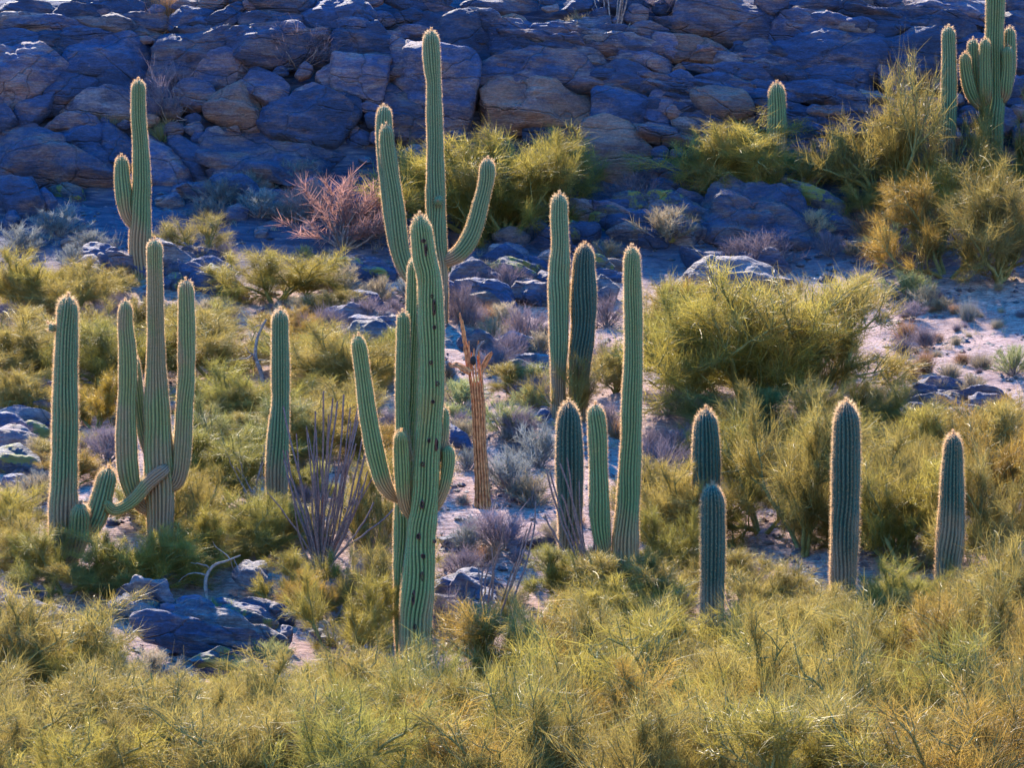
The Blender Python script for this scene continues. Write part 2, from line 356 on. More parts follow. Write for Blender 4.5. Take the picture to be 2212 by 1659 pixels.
def make_palo(seed, W=3.0, H=2.2, nst=20000, up=0.10, limbs=5, plume=0.34, trunkh=0.0, sw=0.0085):
    rng = np.random.default_rng(seed); wood = Acc(); P = []; D = []
    for a in range(limbs):
        az = (a + rng.random() * 0.7) / limbs * 2 * math.pi; el = math.radians(rng.uniform(38, 78))
        d = (math.cos(az) * math.cos(el), math.sin(az) * math.cos(el), math.sin(el))
        p1 = wiggle((0, 0, -0.15), d, rng.uniform(1.3, 1.8), 8, rng, 0.17, 0.02); r1 = np.linspace(0.062, 0.030, 9)
        wood.add(tube(p1, r1, 6))
        for b in range(7):
            i = rng.integers(2, 9) if b else 8; st = p1[i]; dd = unit(p1[i] - p1[i - 1])
            d2 = unit(dd + rng.normal(0, 0.55, 3) + np.array([0, 0, up])); l2 = rng.uniform(0.55, 0.95)
            p2 = wiggle(st, d2, l2, 6, rng, 0.20, up * 0.5); r2 = np.linspace(0.026, 0.012, 7); wood.add(tube(p2, r2, 5))
            for c in range(7):
                i2 = rng.integers(1, 7) if c else 6; dd2 = unit(p2[i2] - p2[i2 - 1])
                d3 = unit(dd2 + rng.normal(0, 0.62, 3) + np.array([0, 0, up])); l3 = rng.uniform(0.3, 0.75)
                p3 = wiggle(p2[i2], d3, l3, 4, rng, 0.2, up); wood.add(tube(p3, np.linspace(0.011, 0.005, 5), 4))
                k = int(nst / (limbs * 49) * (rng.uniform(0.35, 1.75) if rng.random() > 0.18 else 0.03)); ti = rng.random(k) ** 0.8 * 3.999; i3 = ti.astype(int); f = (ti - i3)[:, None]
                P.append(p3[i3] * (1 - f) + p3[i3 + 1] * f)
                D.append(unit(p3[-1] - p3[0])[None] * 0.8 + rng.normal(0, 0.55, (k, 3)) + rng.normal(0, 0.3, 3) + np.array([0.0, 0, up * 1.2]))
    P = np.vstack(P); D = np.vstack(D); k = len(P); P = P + rng.normal(0, 0.045, (k, 3))
    L = plume * rng.uniform(0.5, 1.25, k); v, q, r = strands(P, D, L, rng.uniform(0.6, 1.2, k) * sw, rng, 3, 0.75, 0.0)
    # clump tone: each spray keeps a tone, strands vary a little round it
    r = np.clip(0.5 + 0.45 * fbm(v * 1.9, seed, 3) + (r - 0.5) * 0.75, 0, 1)
    lo, hi = np.percentile(v, 2, axis=0), np.percentile(v, 98, axis=0)
    sx = W / (hi[0] - lo[0]); sy = W / (hi[1] - lo[1]); sz = H / hi[2]
    S = np.array([sx, sy, sz]); ctr = np.array([(lo[0] + hi[0]) / 2, (lo[1] + hi[1]) / 2, 0])
    wv = np.vstack(wood.v) * S; v = v * S
    return (mesh_np('trunk', wv, np.vstack(wood.q), None, (M_PVB,)), mesh_np('crown', v, q, None, (M_PV,), False, {'rnd': r}))
def make_shrub(seed, n=2600, W=1.0, H=0.6, style='round', m=None):
    """low desert shrub: woody stems from one crown, fine twigs along them"""
    rng = np.random.default_rng(seed); P = []; D = []; L = []; Wd = []; ns = 46
    for i in range(ns):
        az = rng.random() * 2 * math.pi; el = math.radians(rng.uniform(12, 88) if style != 'grass' else rng.uniform(45, 88))
        d = np.array([math.cos(az) * math.cos(el), math.sin(az) * math.cos(el), math.sin(el)])
        ln = 0.52 * rng.uniform(0.75, 1.1); p = wiggle((0, 0, 0), d, ln, 5, rng, 0.13, 0.03)
        k = n // ns
        if style == 'grass':
            P.append(rng.normal(0, 0.07, (k, 3)) * [1, 1, 0] + d * 0.02); D.append(d[None] + rng.normal(0, 0.22, (k, 3))); L.append(ln * rng.uniform(0.6, 1.1, k))
        else:
            ti = (0.25 + 0.75 * rng.random(k) ** 0.7) * 4.999; i3 = np.minimum(ti.astype(int), 4); f = (ti - i3)[:, None]
            P.append(p[i3] * (1 - f) + p[i3 + 1] * f)
            D.append(unit(p[-1] - p[0])[None] * 0.8 + rng.normal(0, 0.5, (k, 3)) + [0, 0, 0.25]); L.append((0.10 if style == 'round' else 0.17) * rng.uniform(0.6, 1.4, k))
        Wd.append(np.full(k, 0.0065 if style != 'twiggy' else 0.005))
    v, q, r = strands(np.vstack(P), np.vstack(D), np.concatenate(L), np.concatenate(Wd), rng, 2, 0.3)
    r = np.clip(0.5 + 0.5 * fbm(v * 4, seed, 2) + (r - 0.5) * 0.7, 0, 1)
    wood = Acc()
    for i in range(26):
        az = rng.random() * 2 * math.pi; el = math.radians(rng.uniform(20, 85)); d = (math.cos(az) * math.cos(el), math.sin(az) * math.cos(el), math.sin(el))
        wood.add(tube(wiggle((0, 0, -0.05), d, 0.45, 5, rng, 0.2, 0.03), np.linspace(0.012, 0.004, 6), 4))
    hi = np.percentile(v, 98, axis=0); lo = np.percentile(v, 2, axis=0); S = np.array([W / (hi[0] - lo[0]), W / (hi[1] - lo[1]), H / hi[2]])
    return mesh_np('stems', np.vstack(wood.v) * S, np.vstack(wood.q), None, (M_GREYW,)), mesh_np('foliage', v * S, q, None, (m or M_BUSH,), False, {'rnd': r})

FL = [False]
def rock_mesh(poly, Y, tilt, thick, seed, m, base, rugged=1.0, ns=60, nr=15, grow=1.1):
    """solid rock whose outline faces the view; bulges forward, tapers back, facetted and layered"""
    rng = np.random.default_rng(seed); P = np.asarray(poly, float); ch = 0.11 if FL[0] else 0.17
    for _ in range(1):                                            # round the corners a little
        Q = np.empty((len(P) * 2, 2)); nx = np.roll(P, -1, 0); Q[0::2] = (1 - ch) * P + ch * nx; Q[1::2] = ch * P + (1 - ch) * nx; P = Q
    e = np.roll(P, -1, 0) - P; s = np.concatenate([[0], np.cumsum(np.linalg.norm(e, axis=1))]); PP = np.vstack([P, P[:1]])
    q = np.linspace(0, s[-1], ns, endpoint=False); B = np.stack([np.interp(q, s, PP[:, 0]), np.interp(q, s, PP[:, 1])], 1)
    c = B.mean(0); px = Y / F; flat = FL[0]; b2 = (B - c) * px * grow; b2[:, 1] *= -1   # metres, up positive
    ext = np.ptp(b2, axis=0); T = thick * min(ext[0], ext[1] * math.sqrt(1 + tilt * tilt)) ; T = max(T, 0.06)
    rr = np.sin(np.linspace(0, 1, nr) * math.pi / 2); verts = []; p = rng.uniform(2.6, 4.2) * (1.8 if flat else 1)
    nrm = unit((0, -1, tilt)); h0 = (1 - np.clip(rr, 0, 1) ** p) ** (1 / p)
    for sgn, amp in ((1, T), (-1, T * 0.9)):
        rng_ = range(nr) if sgn == 1 else range(nr - 2, -1, -1)
        for i in rng_:
            dxy = b2 * rr[i]
            v = np.stack([dxy[:, 0], tilt * dxy[:, 1], dxy[:, 1]], 1) + nrm * (sgn * amp * h0[i]); verts.append(v)
    V = np.vstack(verts); rings = len(verts)
    for k in range(8):                                            # planar fracture faces
        n_ = unit(rng.normal(0, 1, 3) * [0.8, 0.7, 0.9] + nrm * (2.0 if flat else 0.95)); dsup = (V @ n_); lim = np.percentile(dsup, rng.uniform(84, 96))
        over = np.clip(dsup - lim, 0, None); V = V - n_[None] * (over * 0.85)[:, None]
    ctr = PX(c[0], c[1], Y); wpos = V + ctr
    sz = max(ext); dirv = V / (np.linalg.norm(V, axis=1)[:, None] + 1e-6) * 0.5 + nrm * 0.5
    a = sz * (0.06 if flat else 0.045) * rugged; d = a * fbm(wpos * (1.6 / max(sz, 0.5) + 0.9), seed, 4)
    lay = fbm(np.stack([wpos[:, 0] * 0.55, wpos[:, 1] * 0.6, (wpos[:, 2] + 0.18 * wpos[:, 0]) * 5.0], 1), seed + 3, 3); d = d + np.minimum(0.085 if flat else 0.055, sz * 0.035) * rugged * lay
    V = V + dirv * d[:, None]
    b = np.arange(rings - 1)[:, None] * ns; j = np.arange(ns)[None]; jn = (j + 1) % ns
    quads = np.stack([b + j, b + jn, b + ns + jn, b + ns + j], -1).reshape(-1, 4)
    return mesh_np('rock', V + ctr - np.asarray(base), quads, None, (m,), True)

# ------------------------------------------------------------------ ground and hill
xs = np.concatenate([[-900, -500, -250, -120, -60, -35], np.arange(-22, 22.01, 0.14), [35, 60, 120, 250, 500, 900]])
ysg = np.concatenate([[-400, -200, -100, -40, 0, 20, 35, 45], np.arange(52, 60, 0.5), np.arange(60, 112, 0.2), np.arange(112, 126, 0.09), np.arange(126, 140, 1.0), [150, 170, 200, 260, 400, 700, 1200, 2000]])
GX, GY = np.meshgrid(xs, ysg); GZ = ground(GX, GY); m_, n_ = GX.shape
GZ = GZ + 0.05 * fbm(np.stack([GX, GY, GX * 0], -1) * 2.3, 31, 4) * ((GY > 55) & (GY < 126) & (abs(GX) < 23))
GYv = GY + np.clip((GY - 118.5) / 1.5, 0, 1) * (GY < 125.5) * (0.35 + 0.22 * fbm(np.stack([GX * 0.8, GZ * 3.2 + GX * 0.3, GX * 0], -1), 41, 4))
b_ = np.arange(m_ - 1)[:, None] * n_; j_ = np.arange(n_ - 1)[None]
gq = np.stack([b_ + j_, b_ + j_ + 1, b_ + n_ + j_ + 1, b_ + n_ + j_], -1).reshape(-1, 4)
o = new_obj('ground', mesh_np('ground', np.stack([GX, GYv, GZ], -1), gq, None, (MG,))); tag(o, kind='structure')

# ------------------------------------------------------------------ labels: every thing is told apart by a landmark near it
LM = []                                             # (phrase, x, y)
BOOK = []                                           # things waiting for a label
USED = set()
def wait(o, noun, cat, x, y, group=None, adj=''):
    o['category'] = cat
    if group: o['group'] = group
    BOOK.append((o, adj, noun, x, y))
def write_labels():
    ordn = ['', 'second ', 'third ', 'fourth ', 'fifth ', 'sixth ', 'seventh ', 'eighth ', 'ninth ', 'tenth ', 'eleventh ', 'twelfth ', 'thirteenth ', 'fourteenth ', 'fifteenth ', 'sixteenth ', 'seventeenth ', 'eighteenth ', 'nineteenth ', 'twentieth ']
    cells = {}
    for o, adj, noun, x, y in BOOK:
        k = min(range(len(LM)), key=lambda i: math.hypot(x - LM[i][1], y - LM[i][2])); ph, lx, ly = LM[k]
        dx, dy = x - lx, y - ly
        side = ('left of' if dx < 0 else 'right of') if abs(dx) > abs(dy) else ('behind' if dy < 0 else 'in front of')
        cells.setdefault((adj, noun, side, ph), []).append((math.hypot(dx, dy), o))
    for (adj, noun, side, ph), v in cells.items():
        v.sort(key=lambda a: a[0])
        for i, (d, o) in enumerate(v):
            base = f"{adj} {noun}".strip()
            if len(v) == 1: t = f"{base} {side} {ph}"
            elif i < len(ordn): t = (f"{base} {ordn[i]}nearest {side} {ph}" if i else f"{base} nearest {side} {ph}")
            else: t = f"{base} number {i} {side} {ph}"
            if len(t.split()) > 16: t = t.replace(' of the pair', '')
            while len(t.split()) > 16 and ' the ' in t: t = t.replace(' the ', ' ', 1)
            if len(t.split()) > 16 or t in USED: print('LABEL?', t)
            USED.add(t)
            o['label'] = t

# ------------------------------------------------------------------ saguaros
def world_stem(pts, Y, dy0, dy1, arm_in=None):
    n = len(pts); ys_ = [p[1] for p in pts]; rows = []
    for i, (x, v, hw) in enumerate(pts):
        t = i / max(1, n - 1); yy = Y + dy0 * (1 - t) + dy1 * t; p = PX(x, v, yy); rows.append([*p, hw / F * yy * 1.0])
    return rows
SAG = []
def saguaro(label, base_v, parts, skin=None, nrib=20, group=None, tint=(1, 1, 1), phrase=None, spines=1.0, Y=None):
    """parts: first is the trunk; each (kind, [(x,y,hw)..tip first], dy_tip, dy_base, ribs)"""
    tr = parts[0][1]; bx = tr[-1][0]
    Y = Y or hit(bx, base_v); zb = gz((bx - CX) / F * Y, Y); base = np.array([(bx - CX) / F * Y, Y, zb])
    root = empty('saguaro_cactus', base); tag(root, label, 'cactus', group or 'saguaros on the slope')
    rng = np.random.default_rng(int(tr[0][0] * 7 + tr[0][1]))
    for i, (kind, pts, d0, d1, nr) in enumerate(parts):
        rows = world_stem(pts, Y, d0, d1)
        if i == 0:
            x0, y0, z0, r0 = rows[-1]; rows.append([base[0], base[1], min(zb - 0.25, z0 - 0.1), r0])
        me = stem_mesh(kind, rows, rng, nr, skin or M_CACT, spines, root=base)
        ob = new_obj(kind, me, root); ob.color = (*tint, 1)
    LM.append((phrase, tr[len(tr) // 2][0], (tr[0][1] + base_v) / 2)) if phrase else None
    SAG.append((root, Y, base, tr)); return root, Y, base

saguaro('slim two stemmed saguaro with one short left arm before the shaded boulders', 600,
  [('trunk', [(299, 172, 12), (299, 190, 15), (299, 250, 16), (303, 304, 16.5), (306, 389, 19), (304, 440, 22), (303, 490, 24.5), (302, 541, 24), (303, 596, 24)], 0, 0, 18),
   ('arm', [(262, 337, 12), (263, 355, 15), (264, 385, 16.5), (268, 423, 18), (273, 452, 16), (281, 474, 13), (296, 490, 11)], 0, 0, 14)], tint=(1.25, 1.1, 0.95), phrase='the slim one armed saguaro')
saguaro('old tan banded saguaro with tall centre trunk and four crooked arms', 1225,
  [('trunk', [(334, 518, 13), (334, 535, 16.5), (335, 620, 17), (336, 690, 18), (337, 740, 19), (337, 789, 21), (338, 839, 25), (339, 890, 28), (342, 958, 30), (344, 1025, 31), (345, 1070, 31), (346, 1130, 29), (346, 1220, 28)], 0, 0, 20),
   ('arm', [(271, 650, 12), (271, 668, 15.5), (271, 704, 16.5), (275, 755, 18.5), (276, 822, 20), (273, 890, 20), (273, 958, 23), (276, 1008, 24), (281, 1042, 22), (291, 1072, 18), (310, 1096, 14), (330, 1105, 12)], -0.15, 0, 16),
   ('arm', [(290, 770, 9), (293, 800, 12), (298, 850, 13), (304, 900, 13), (312, 945, 13), (325, 985, 12)], 0.5, 0.15, 14),
   ('arm', [(401, 605, 12), (402, 620, 16), (403, 687, 17.5), (403, 755, 18), (402, 822, 19), (398, 890, 18.5), (395, 958, 20), (390, 1008, 19), (380, 1040, 17), (366, 1050, 14), (350, 1045, 12)], -0.1, 0, 16),
   ('arm', [(226, 1080, 9), (237, 1097, 12), (254, 1101, 13), (287, 1082, 13.5), (321, 1044, 15), (343, 1024, 15), (356, 1014, 12), (350, 1020, 10)], -0.5, -0.2, 14)],
  skin=M_CACTOLD, phrase='the old tan saguaro', spines=0.75)
saguaro('thick dark green saguaro at left with short curved arms low down', 1235,
  [('trunk', [(147, 640, 15), (146, 655, 21), (145, 704, 24), (142, 788, 25.7), (141, 856, 26.5), (140, 958, 28), (138, 1059, 31), (137, 1110, 32), (137, 1225, 30)], 0, 0, 20),
   ('bud', [(106, 700, 8), (108, 705, 9.5), (116, 708, 9.5), (126, 710, 7)], 0, 0, 12),
   ('arm', [(235, 1011, 14), (233, 1024, 20), (228, 1045, 22), (220, 1076, 24), (211, 1106, 25), (199, 1135, 22), (180, 1160, 18), (160, 1170, 14)], -0.1, 0, 16),
   ('arm', [(174, 1089, 14), (173, 1103, 20), (172, 1125, 23), (169, 1155, 23), (160, 1190, 20), (148, 1210, 15)], -0.45, -0.1, 16)],
  phrase='the far left saguaro', spines=1.25)
saguaro('single straight saguaro column rising behind pale ocotillo canes', 1150,
  [('trunk', [(605, 670, 12), (605, 685, 17), (605, 740, 19), (606, 822, 19), (606, 873, 19.5), (602, 924, 22), (599, 991, 24), (598, 1059, 24), (600, 1145, 22)], 0, 0, 18)],
  phrase='the lone column near the ocotillo')
saguaro('tallest saguaro at centre back with candelabra arms and round bud', 720,
  [('trunk', [(931, 65, 12), (931, 82, 17), (932, 110, 18), (934, 150, 17), (937, 176, 15.5), (938, 237, 17), (940, 304, 17.5), (941, 372, 20), (941, 440, 21), (946, 541, 20), (950, 620, 18), (951, 710, 17)], 0, 0, 18),
   ('bud', [(946, 433, 8), (947, 433, 11.5), (947, 434, 12), (946, 434, 10)], -0.42, -0.2, 14),
   ('arm', [(834, 269, 11), (835, 285, 15), (837, 320, 16), (844, 372, 17), (853, 440, 19), (860, 507, 20), (867, 548, 20), (880, 585, 19), (900, 606, 16), (930, 618, 13)], -0.35, 0, 16),
   ('arm', [(829, 228, 11), (830, 243, 16), (830, 290, 17.5), (834, 350, 18), (840, 410, 18), (850, 480, 19), (862, 540, 19), (880, 580, 17), (925, 606, 13)], 0.25, 0, 16),
   ('arm', [(1054, 342, 11), (1053, 358, 15.5), (1052, 380, 16.5), (1046, 410, 15.5), (1038, 440, 16), (1030, 473, 17), (1019, 505, 18), (1004, 533, 18), (985, 552, 17), (962, 562, 14), (948, 562, 12)], -0.1, 0, 16)],
  tint=(1.15, 1.08, 1.1), phrase='the tallest candelabra saguaro', Y=107.5)
big, bigY, bigB = saguaro('big front saguaro pitted with woodpecker holes and clustered arms', 1490,
  [('trunk', [(907, 464, 15), (908, 482, 21), (911, 507, 24), (917, 558, 26), (925, 590, 25.5), (929, 625, 27), (931, 687, 28.7), (933, 788, 28), (931, 856, 28.7), (927, 924, 28.7), (922, 991, 28.7), (919, 1059, 30), (915, 1110, 31), (911, 1150, 32.5), (905, 1233, 34.5), (899, 1335, 35.5), (898, 1419, 34), (896, 1490, 32)], 0, 0, 22),
   ('side_trunk', [(896, 560, 12), (896, 585, 16), (893, 700, 17), (888, 800, 17), (881, 950, 19), (874, 1080, 21), (873, 1150, 23), (872, 1300, 22), (876, 1400, 22), (882, 1480, 22)], 0.75, 0.6, 18),
   ('arm', [(870, 674, 10), (871, 690, 14), (871, 740, 14.5), (869, 822, 15), (869, 900, 15), (872, 960, 15), (880, 1000, 14)], 0.3, 0.4, 14),
   ('arm', [(866, 932, 11), (866, 948, 15), (867, 975, 17), (869, 1025, 17.5), (872, 1070, 15.5), (880, 1100, 14), (895, 1118, 12)], -0.3, 0.15, 14),
   ('arm', [(774, 725, 11), (774, 740, 15), (778, 765, 17), (785, 822, 17), (794, 890, 18.5), (806, 958, 20), (817, 1005, 19.5), (828, 1042, 18), (843, 1066, 14), (856, 1076, 10.5), (874, 1080, 10)], -0.1, 0.2, 16),
   ('arm', [(960, 880, 9), (959, 895, 12), (958, 930, 12.5), (953, 965, 12), (940, 1000, 11)], 0.35, 0.2, 12),
   ('arm', [(968, 962, 10), (968, 975, 13.5), (969, 995, 14), (965, 1025, 14), (958, 1055, 13), (945, 1085, 12), (930, 1105, 11)], 0.1, 0.1, 14)],
  tint=(1.35, 1.25, 1.0), phrase='the woodpecker holed saguaro', spines=0.8)
saguaro('pale saguaro column standing left of its darker twin', 905,
  [('trunk', [(1208, 418, 13), (1208, 434, 17.5), (1208, 473, 18.5), (1210, 530, 18), (1209, 569, 22), (1207, 619, 23), (1207, 687, 22), (1207, 755, 19.5), (1206, 822, 16), (1207, 890, 16)], 0, 0, 18)], phrase='the pale twin saguaro', group='twin saguaros', tint=(1.2, 1.15, 1.2))
saguaro('dark bottle shaped saguaro right of its paler twin', 905,
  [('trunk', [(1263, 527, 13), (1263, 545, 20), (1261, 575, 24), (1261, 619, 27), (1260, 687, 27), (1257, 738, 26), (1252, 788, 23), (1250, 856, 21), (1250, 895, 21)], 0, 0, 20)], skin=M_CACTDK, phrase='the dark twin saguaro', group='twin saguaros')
saguaro('tall straight pale green saguaro with one upright arm at its foot', 1290,
  [('trunk', [(1365, 534, 12), (1365, 550, 17), (1366, 600, 19), (1368, 687, 19.5), (1368, 771, 19.5), (1365, 856, 21.5), (1363, 958, 22), (1360, 1025, 23.7), (1356, 1093, 25), (1352, 1149, 28), (1350, 1233, 30), (1350, 1285, 29)], 0, 0, 20),
   ('arm', [(1286, 874, 13), (1287, 890, 18), (1290, 924, 19.6), (1292, 991, 19.6), (1294, 1059, 21.5), (1295, 1100, 22), (1299, 1149, 20), (1305, 1185, 16), (1314, 1212, 11), (1335, 1225, 10)], -0.15, 0, 16)],
  tint=(1.3, 1.22, 1.05), phrase='the tall straight saguaro')
saguaro('stout dark saguaro behind thin ocotillo canes in the middle', 1235,
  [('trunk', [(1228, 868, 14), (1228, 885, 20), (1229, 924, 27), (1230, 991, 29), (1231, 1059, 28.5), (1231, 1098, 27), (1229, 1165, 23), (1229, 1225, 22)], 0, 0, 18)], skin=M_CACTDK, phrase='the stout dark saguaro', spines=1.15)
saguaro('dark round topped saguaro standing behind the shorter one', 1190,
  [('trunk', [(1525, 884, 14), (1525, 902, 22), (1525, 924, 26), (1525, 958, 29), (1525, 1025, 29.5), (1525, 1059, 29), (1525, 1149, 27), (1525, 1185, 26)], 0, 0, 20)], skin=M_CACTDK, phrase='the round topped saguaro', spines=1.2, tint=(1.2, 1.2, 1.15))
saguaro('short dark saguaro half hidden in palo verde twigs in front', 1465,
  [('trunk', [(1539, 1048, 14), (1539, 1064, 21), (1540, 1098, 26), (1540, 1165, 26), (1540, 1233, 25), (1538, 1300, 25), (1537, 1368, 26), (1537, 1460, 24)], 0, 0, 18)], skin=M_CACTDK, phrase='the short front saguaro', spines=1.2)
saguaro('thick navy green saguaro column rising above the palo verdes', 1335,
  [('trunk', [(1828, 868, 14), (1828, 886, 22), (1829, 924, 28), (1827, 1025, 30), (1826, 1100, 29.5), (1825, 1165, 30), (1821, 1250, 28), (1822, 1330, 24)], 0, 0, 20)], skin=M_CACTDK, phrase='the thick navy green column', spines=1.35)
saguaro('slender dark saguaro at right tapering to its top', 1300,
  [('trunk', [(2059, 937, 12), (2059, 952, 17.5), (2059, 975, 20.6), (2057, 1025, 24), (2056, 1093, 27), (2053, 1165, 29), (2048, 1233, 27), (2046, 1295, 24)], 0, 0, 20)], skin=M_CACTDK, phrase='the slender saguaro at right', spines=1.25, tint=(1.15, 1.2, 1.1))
saguaro('lone saguaro tip showing above a round palo verde', 415,
  [('trunk', [(1678, 178, 12), (1678, 195, 17.5), (1678, 237, 20), (1678, 290, 21), (1678, 400, 20)], 0, 0, 18)], phrase='the lone saguaro tip', tint=(1.3, 1.1, 0.9), Y=117.2)
saguaro('slim upright saguaro left of the clustered many armed one', 420,
  [('trunk', [(2049, 57, 9), (2049, 70, 14), (2050, 130, 15.5), (2050, 169, 16.5), (2049, 237, 17), (2046, 320, 17), (2046, 410, 17)], 0, 0, 16)], phrase='the slim upright saguaro', Y=117.0)
saguaro('huge saguaro cut by the top edge with five clustered arms', 450,
  [('trunk', [(2150, -90, 14), (2150, -72, 18), (2150, 10, 19), (2148, 85, 19.5), (2149, 160, 19.5), (2149, 215, 21), (2143, 250, 25), (2141, 304, 25), (2141, 340, 24), (2142, 440, 24)], 0, 0, 20),
   ('arm', [(2085, 114, 8), (2085, 128, 12), (2087, 152, 13.5), (2094, 186, 14.5), (2103, 210, 13), (2116, 226, 11), (2135, 236, 9)], -0.35, 0, 12),
   ('arm', [(2102, 84, 9), (2102, 98, 12), (2103, 135, 13), (2106, 180, 12), (2113, 212, 10), (2135, 228, 9)], 0.1, 0.1, 12),
   ('arm', [(2128, 84, 8), (2128, 98, 12), (2128, 135, 13), (2129, 186, 14), (2130, 212, 12), (2138, 226, 9)], -0.5, -0.1, 12),
   ('arm', [(2176, 99, 9), (2176, 112, 12), (2176, 145, 13), (2173, 180, 14), (2170, 203, 13), (2160, 222, 9)], -0.3, 0, 12),
   ('arm', [(2181, 58, 8), (2181, 72, 12), (2181, 110, 13), (2180, 160, 12), (2172, 195, 10), (2158, 215, 9)], 0.2, 0.1, 12)],
  tint=(1.0, 0.95, 0.8), phrase='the huge many armed saguaro', Y=117.2)

# woodpecker holes in the big front saguaro
def hole(x, v, a, b, seed):
    rng = np.random.default_rng(seed); tr = SAG[5][3]; xs_ = [p[0] for p in tr]; vs_ = [p[1] for p in tr]; hs_ = [p[2] for p in tr]
    cx_ = np.interp(v, vs_, xs_); hw = np.interp(v, vs_, hs_); off = (x - cx_) / hw; r_ = hw / F * bigY
    yy = bigY - r_ * math.sqrt(max(0.05, 1 - off * off)) * 0.97; c = PX(x, v, yy); n_ = unit((off, -math.sqrt(max(0.05, 1 - off * off)), 0)); u = unit(np.cross(n_, (0, 0, 1)))
    ex = np.array([0, 0, 1.0]); N = 14; th = np.arange(N) / N * 2 * math.pi; a = a / F * bigY; b = b / F * bigY; rows = []
    for rad, h in ((1.25, -0.02), (1.15, 0.018), (0.95, 0.028), (0.75, 0.02), (0.6, -0.0), (0.3, -0.005)):
        k = rad * (1 + 0.12 * rng.normal(0, 1, N)); rows.append(c + np.outer(np.cos(th) * a * k, u) + np.outer(np.sin(th) * b * k, ex) + n_ * h)
    v_ = np.vstack(rows); bb = np.arange(5)[:, None] * N; j = np.arange(N)[None]; jn = (j + 1) % N
    q = np.stack([bb + j, bb + jn, bb + N + jn, bb + N + j], -1).reshape(-1, 4)
    me = mesh_np('nest_hole', v_ - bigB, np.vstack([q, [[5 * N + i for i in (0, 3, 7, 10)]]]), None, (M_SCAR, M_HOLE), True, None, ([0] * (N * 2) + [1] * (N * 3 + 1)))
    new_obj('nest_hole', me, big)
for k, (x, v, a, b) in enumerate([(933, 640, 2.6, 4), (938, 664, 2.3, 16), (938, 707, 3.6, 4), (931, 783, 3.5, 4), (945, 829, 3.6, 4.2), (935, 868, 3.6, 3.6), (927, 952, 2.8, 4.2), (943, 960, 2.6, 12),
    (913, 1003, 3.6, 4.5), (912, 1090, 3.2, 8), (904, 1159, 3.8, 6), (914, 1202, 4.6, 4.6), (912, 1246, 2.6, 9), (893, 1292, 3.2, 13), (897, 1354, 3, 5), (938, 1170, 2.6, 3), (931, 1366, 2.4, 4), (915, 520, 4.2, 4), (920, 540, 2.6, 11)]): hole(x, v, a, b, k)

# ------------------------------------------------------------------ dead saguaro skeleton
def skeleton():
    Y = hit(1043, 1100); b = np.array([(1043 - CX) / F * Y, Y, gz((1043 - CX) / F * Y, Y)])
    root = empty('dead_saguaro_skeleton', b); tag(root, 'brown dead saguaro skeleton of bare wooden ribs on pale sand', 'dead cactus'); LM.append(('the brown cactus skeleton', 1036, 930))
    rng = np.random.default_rng(4); ax = [(1043, 1104, 18), (1040, 1020, 15), (1036, 960, 14), (1034, 900, 14.5), (1031, 850, 15), (1026, 800, 15.5), (1023, 760, 14), (1022, 728, 14)]
    W_ = np.array([[*PX(x, v, Y), h / F * Y] for x, v, h in ax]); W_[0, 2] = min(W_[0, 2], b[2] - 0.05); C, s = resample(W_, 0.07); A = Acc(); n = 13
    for i in range(n):
        th = i / n * 2 * math.pi + rng.normal(0, 0.06); top = len(C) - int(rng.integers(0, 8))
        q = C[:top]; off = np.stack([np.cos(th) * q[:, 3], np.sin(th) * q[:, 3], q[:, 3] * 0], 1) * (0.9 + 0.06 * rng.normal(0, 1, (len(q), 1)).cumsum(0) * 0.05)
        A.add(tube(q[:, :3] + off + rng.normal(0, 0.004, (len(q), 3)), np.full(len(q), 0.021) * np.linspace(1.15, 0.75, len(q)), 5))
    core = C[:-12]; A.add(tube(core[:, :3], core[:, 3] * 0.66, 8)); new_obj('trunk', A.mesh('trunk', M_DEAD, b), root)
    def limb(name, pts, dy, k=4, m=M_DEAD):
        A = Acc(); P_ = np.array([[*PX(x, v, Y + dy), h / F * Y] for x, v, h in pts]); C, s = resample(P_, 0.05)
        for i in range(k):
            th = i / k * 2 * math.pi; A.add(tube(C[:, :3] + np.stack([np.cos(th) * C[:, 3] * 0.6, np.sin(th) * C[:, 3] * 0.6, np.sin(th) * C[:, 3] * 0.6], 1) + rng.normal(0, 0.004, (len(C), 3)), C[:, 3] * 0.62 * np.linspace(1, 0.6, len(C)), 5))
        new_obj(name, A.mesh(name, m, b), root)
    limb('broken_arm', [(1014, 803, 7), (1002, 797, 7), (988, 788, 6), (975, 790, 5), (970, 784, 3)], -0.1)
    limb('broken_arm', [(1036, 806, 6), (1044, 792, 5), (1052, 775, 6), (1062, 762, 4)], 0.05)
    limb('splinter', [(1014, 800, 6), (1010, 772, 6), (1004, 738, 5), (998, 700, 4), (993, 676, 2)], 0.0)
    limb('splinter', [(1026, 770, 3), (1036, 745, 3), (1048, 738, 2)], -0.1, 3, M_GREYW)
    A = Acc(); c = PX(1022, 779, Y - 0.14); A.add(tube(np.array([c + [0, 0.04, 0.09], c + [0, 0, 0.05], c, c + [0, 0, -0.05], c + [0, 0.04, -0.08]]), [0.02, 0.05, 0.055, 0.05, 0.02], 8)); new_obj('nest_hole', A.mesh('nest_hole', M_HOLE, b), root)
skeleton()

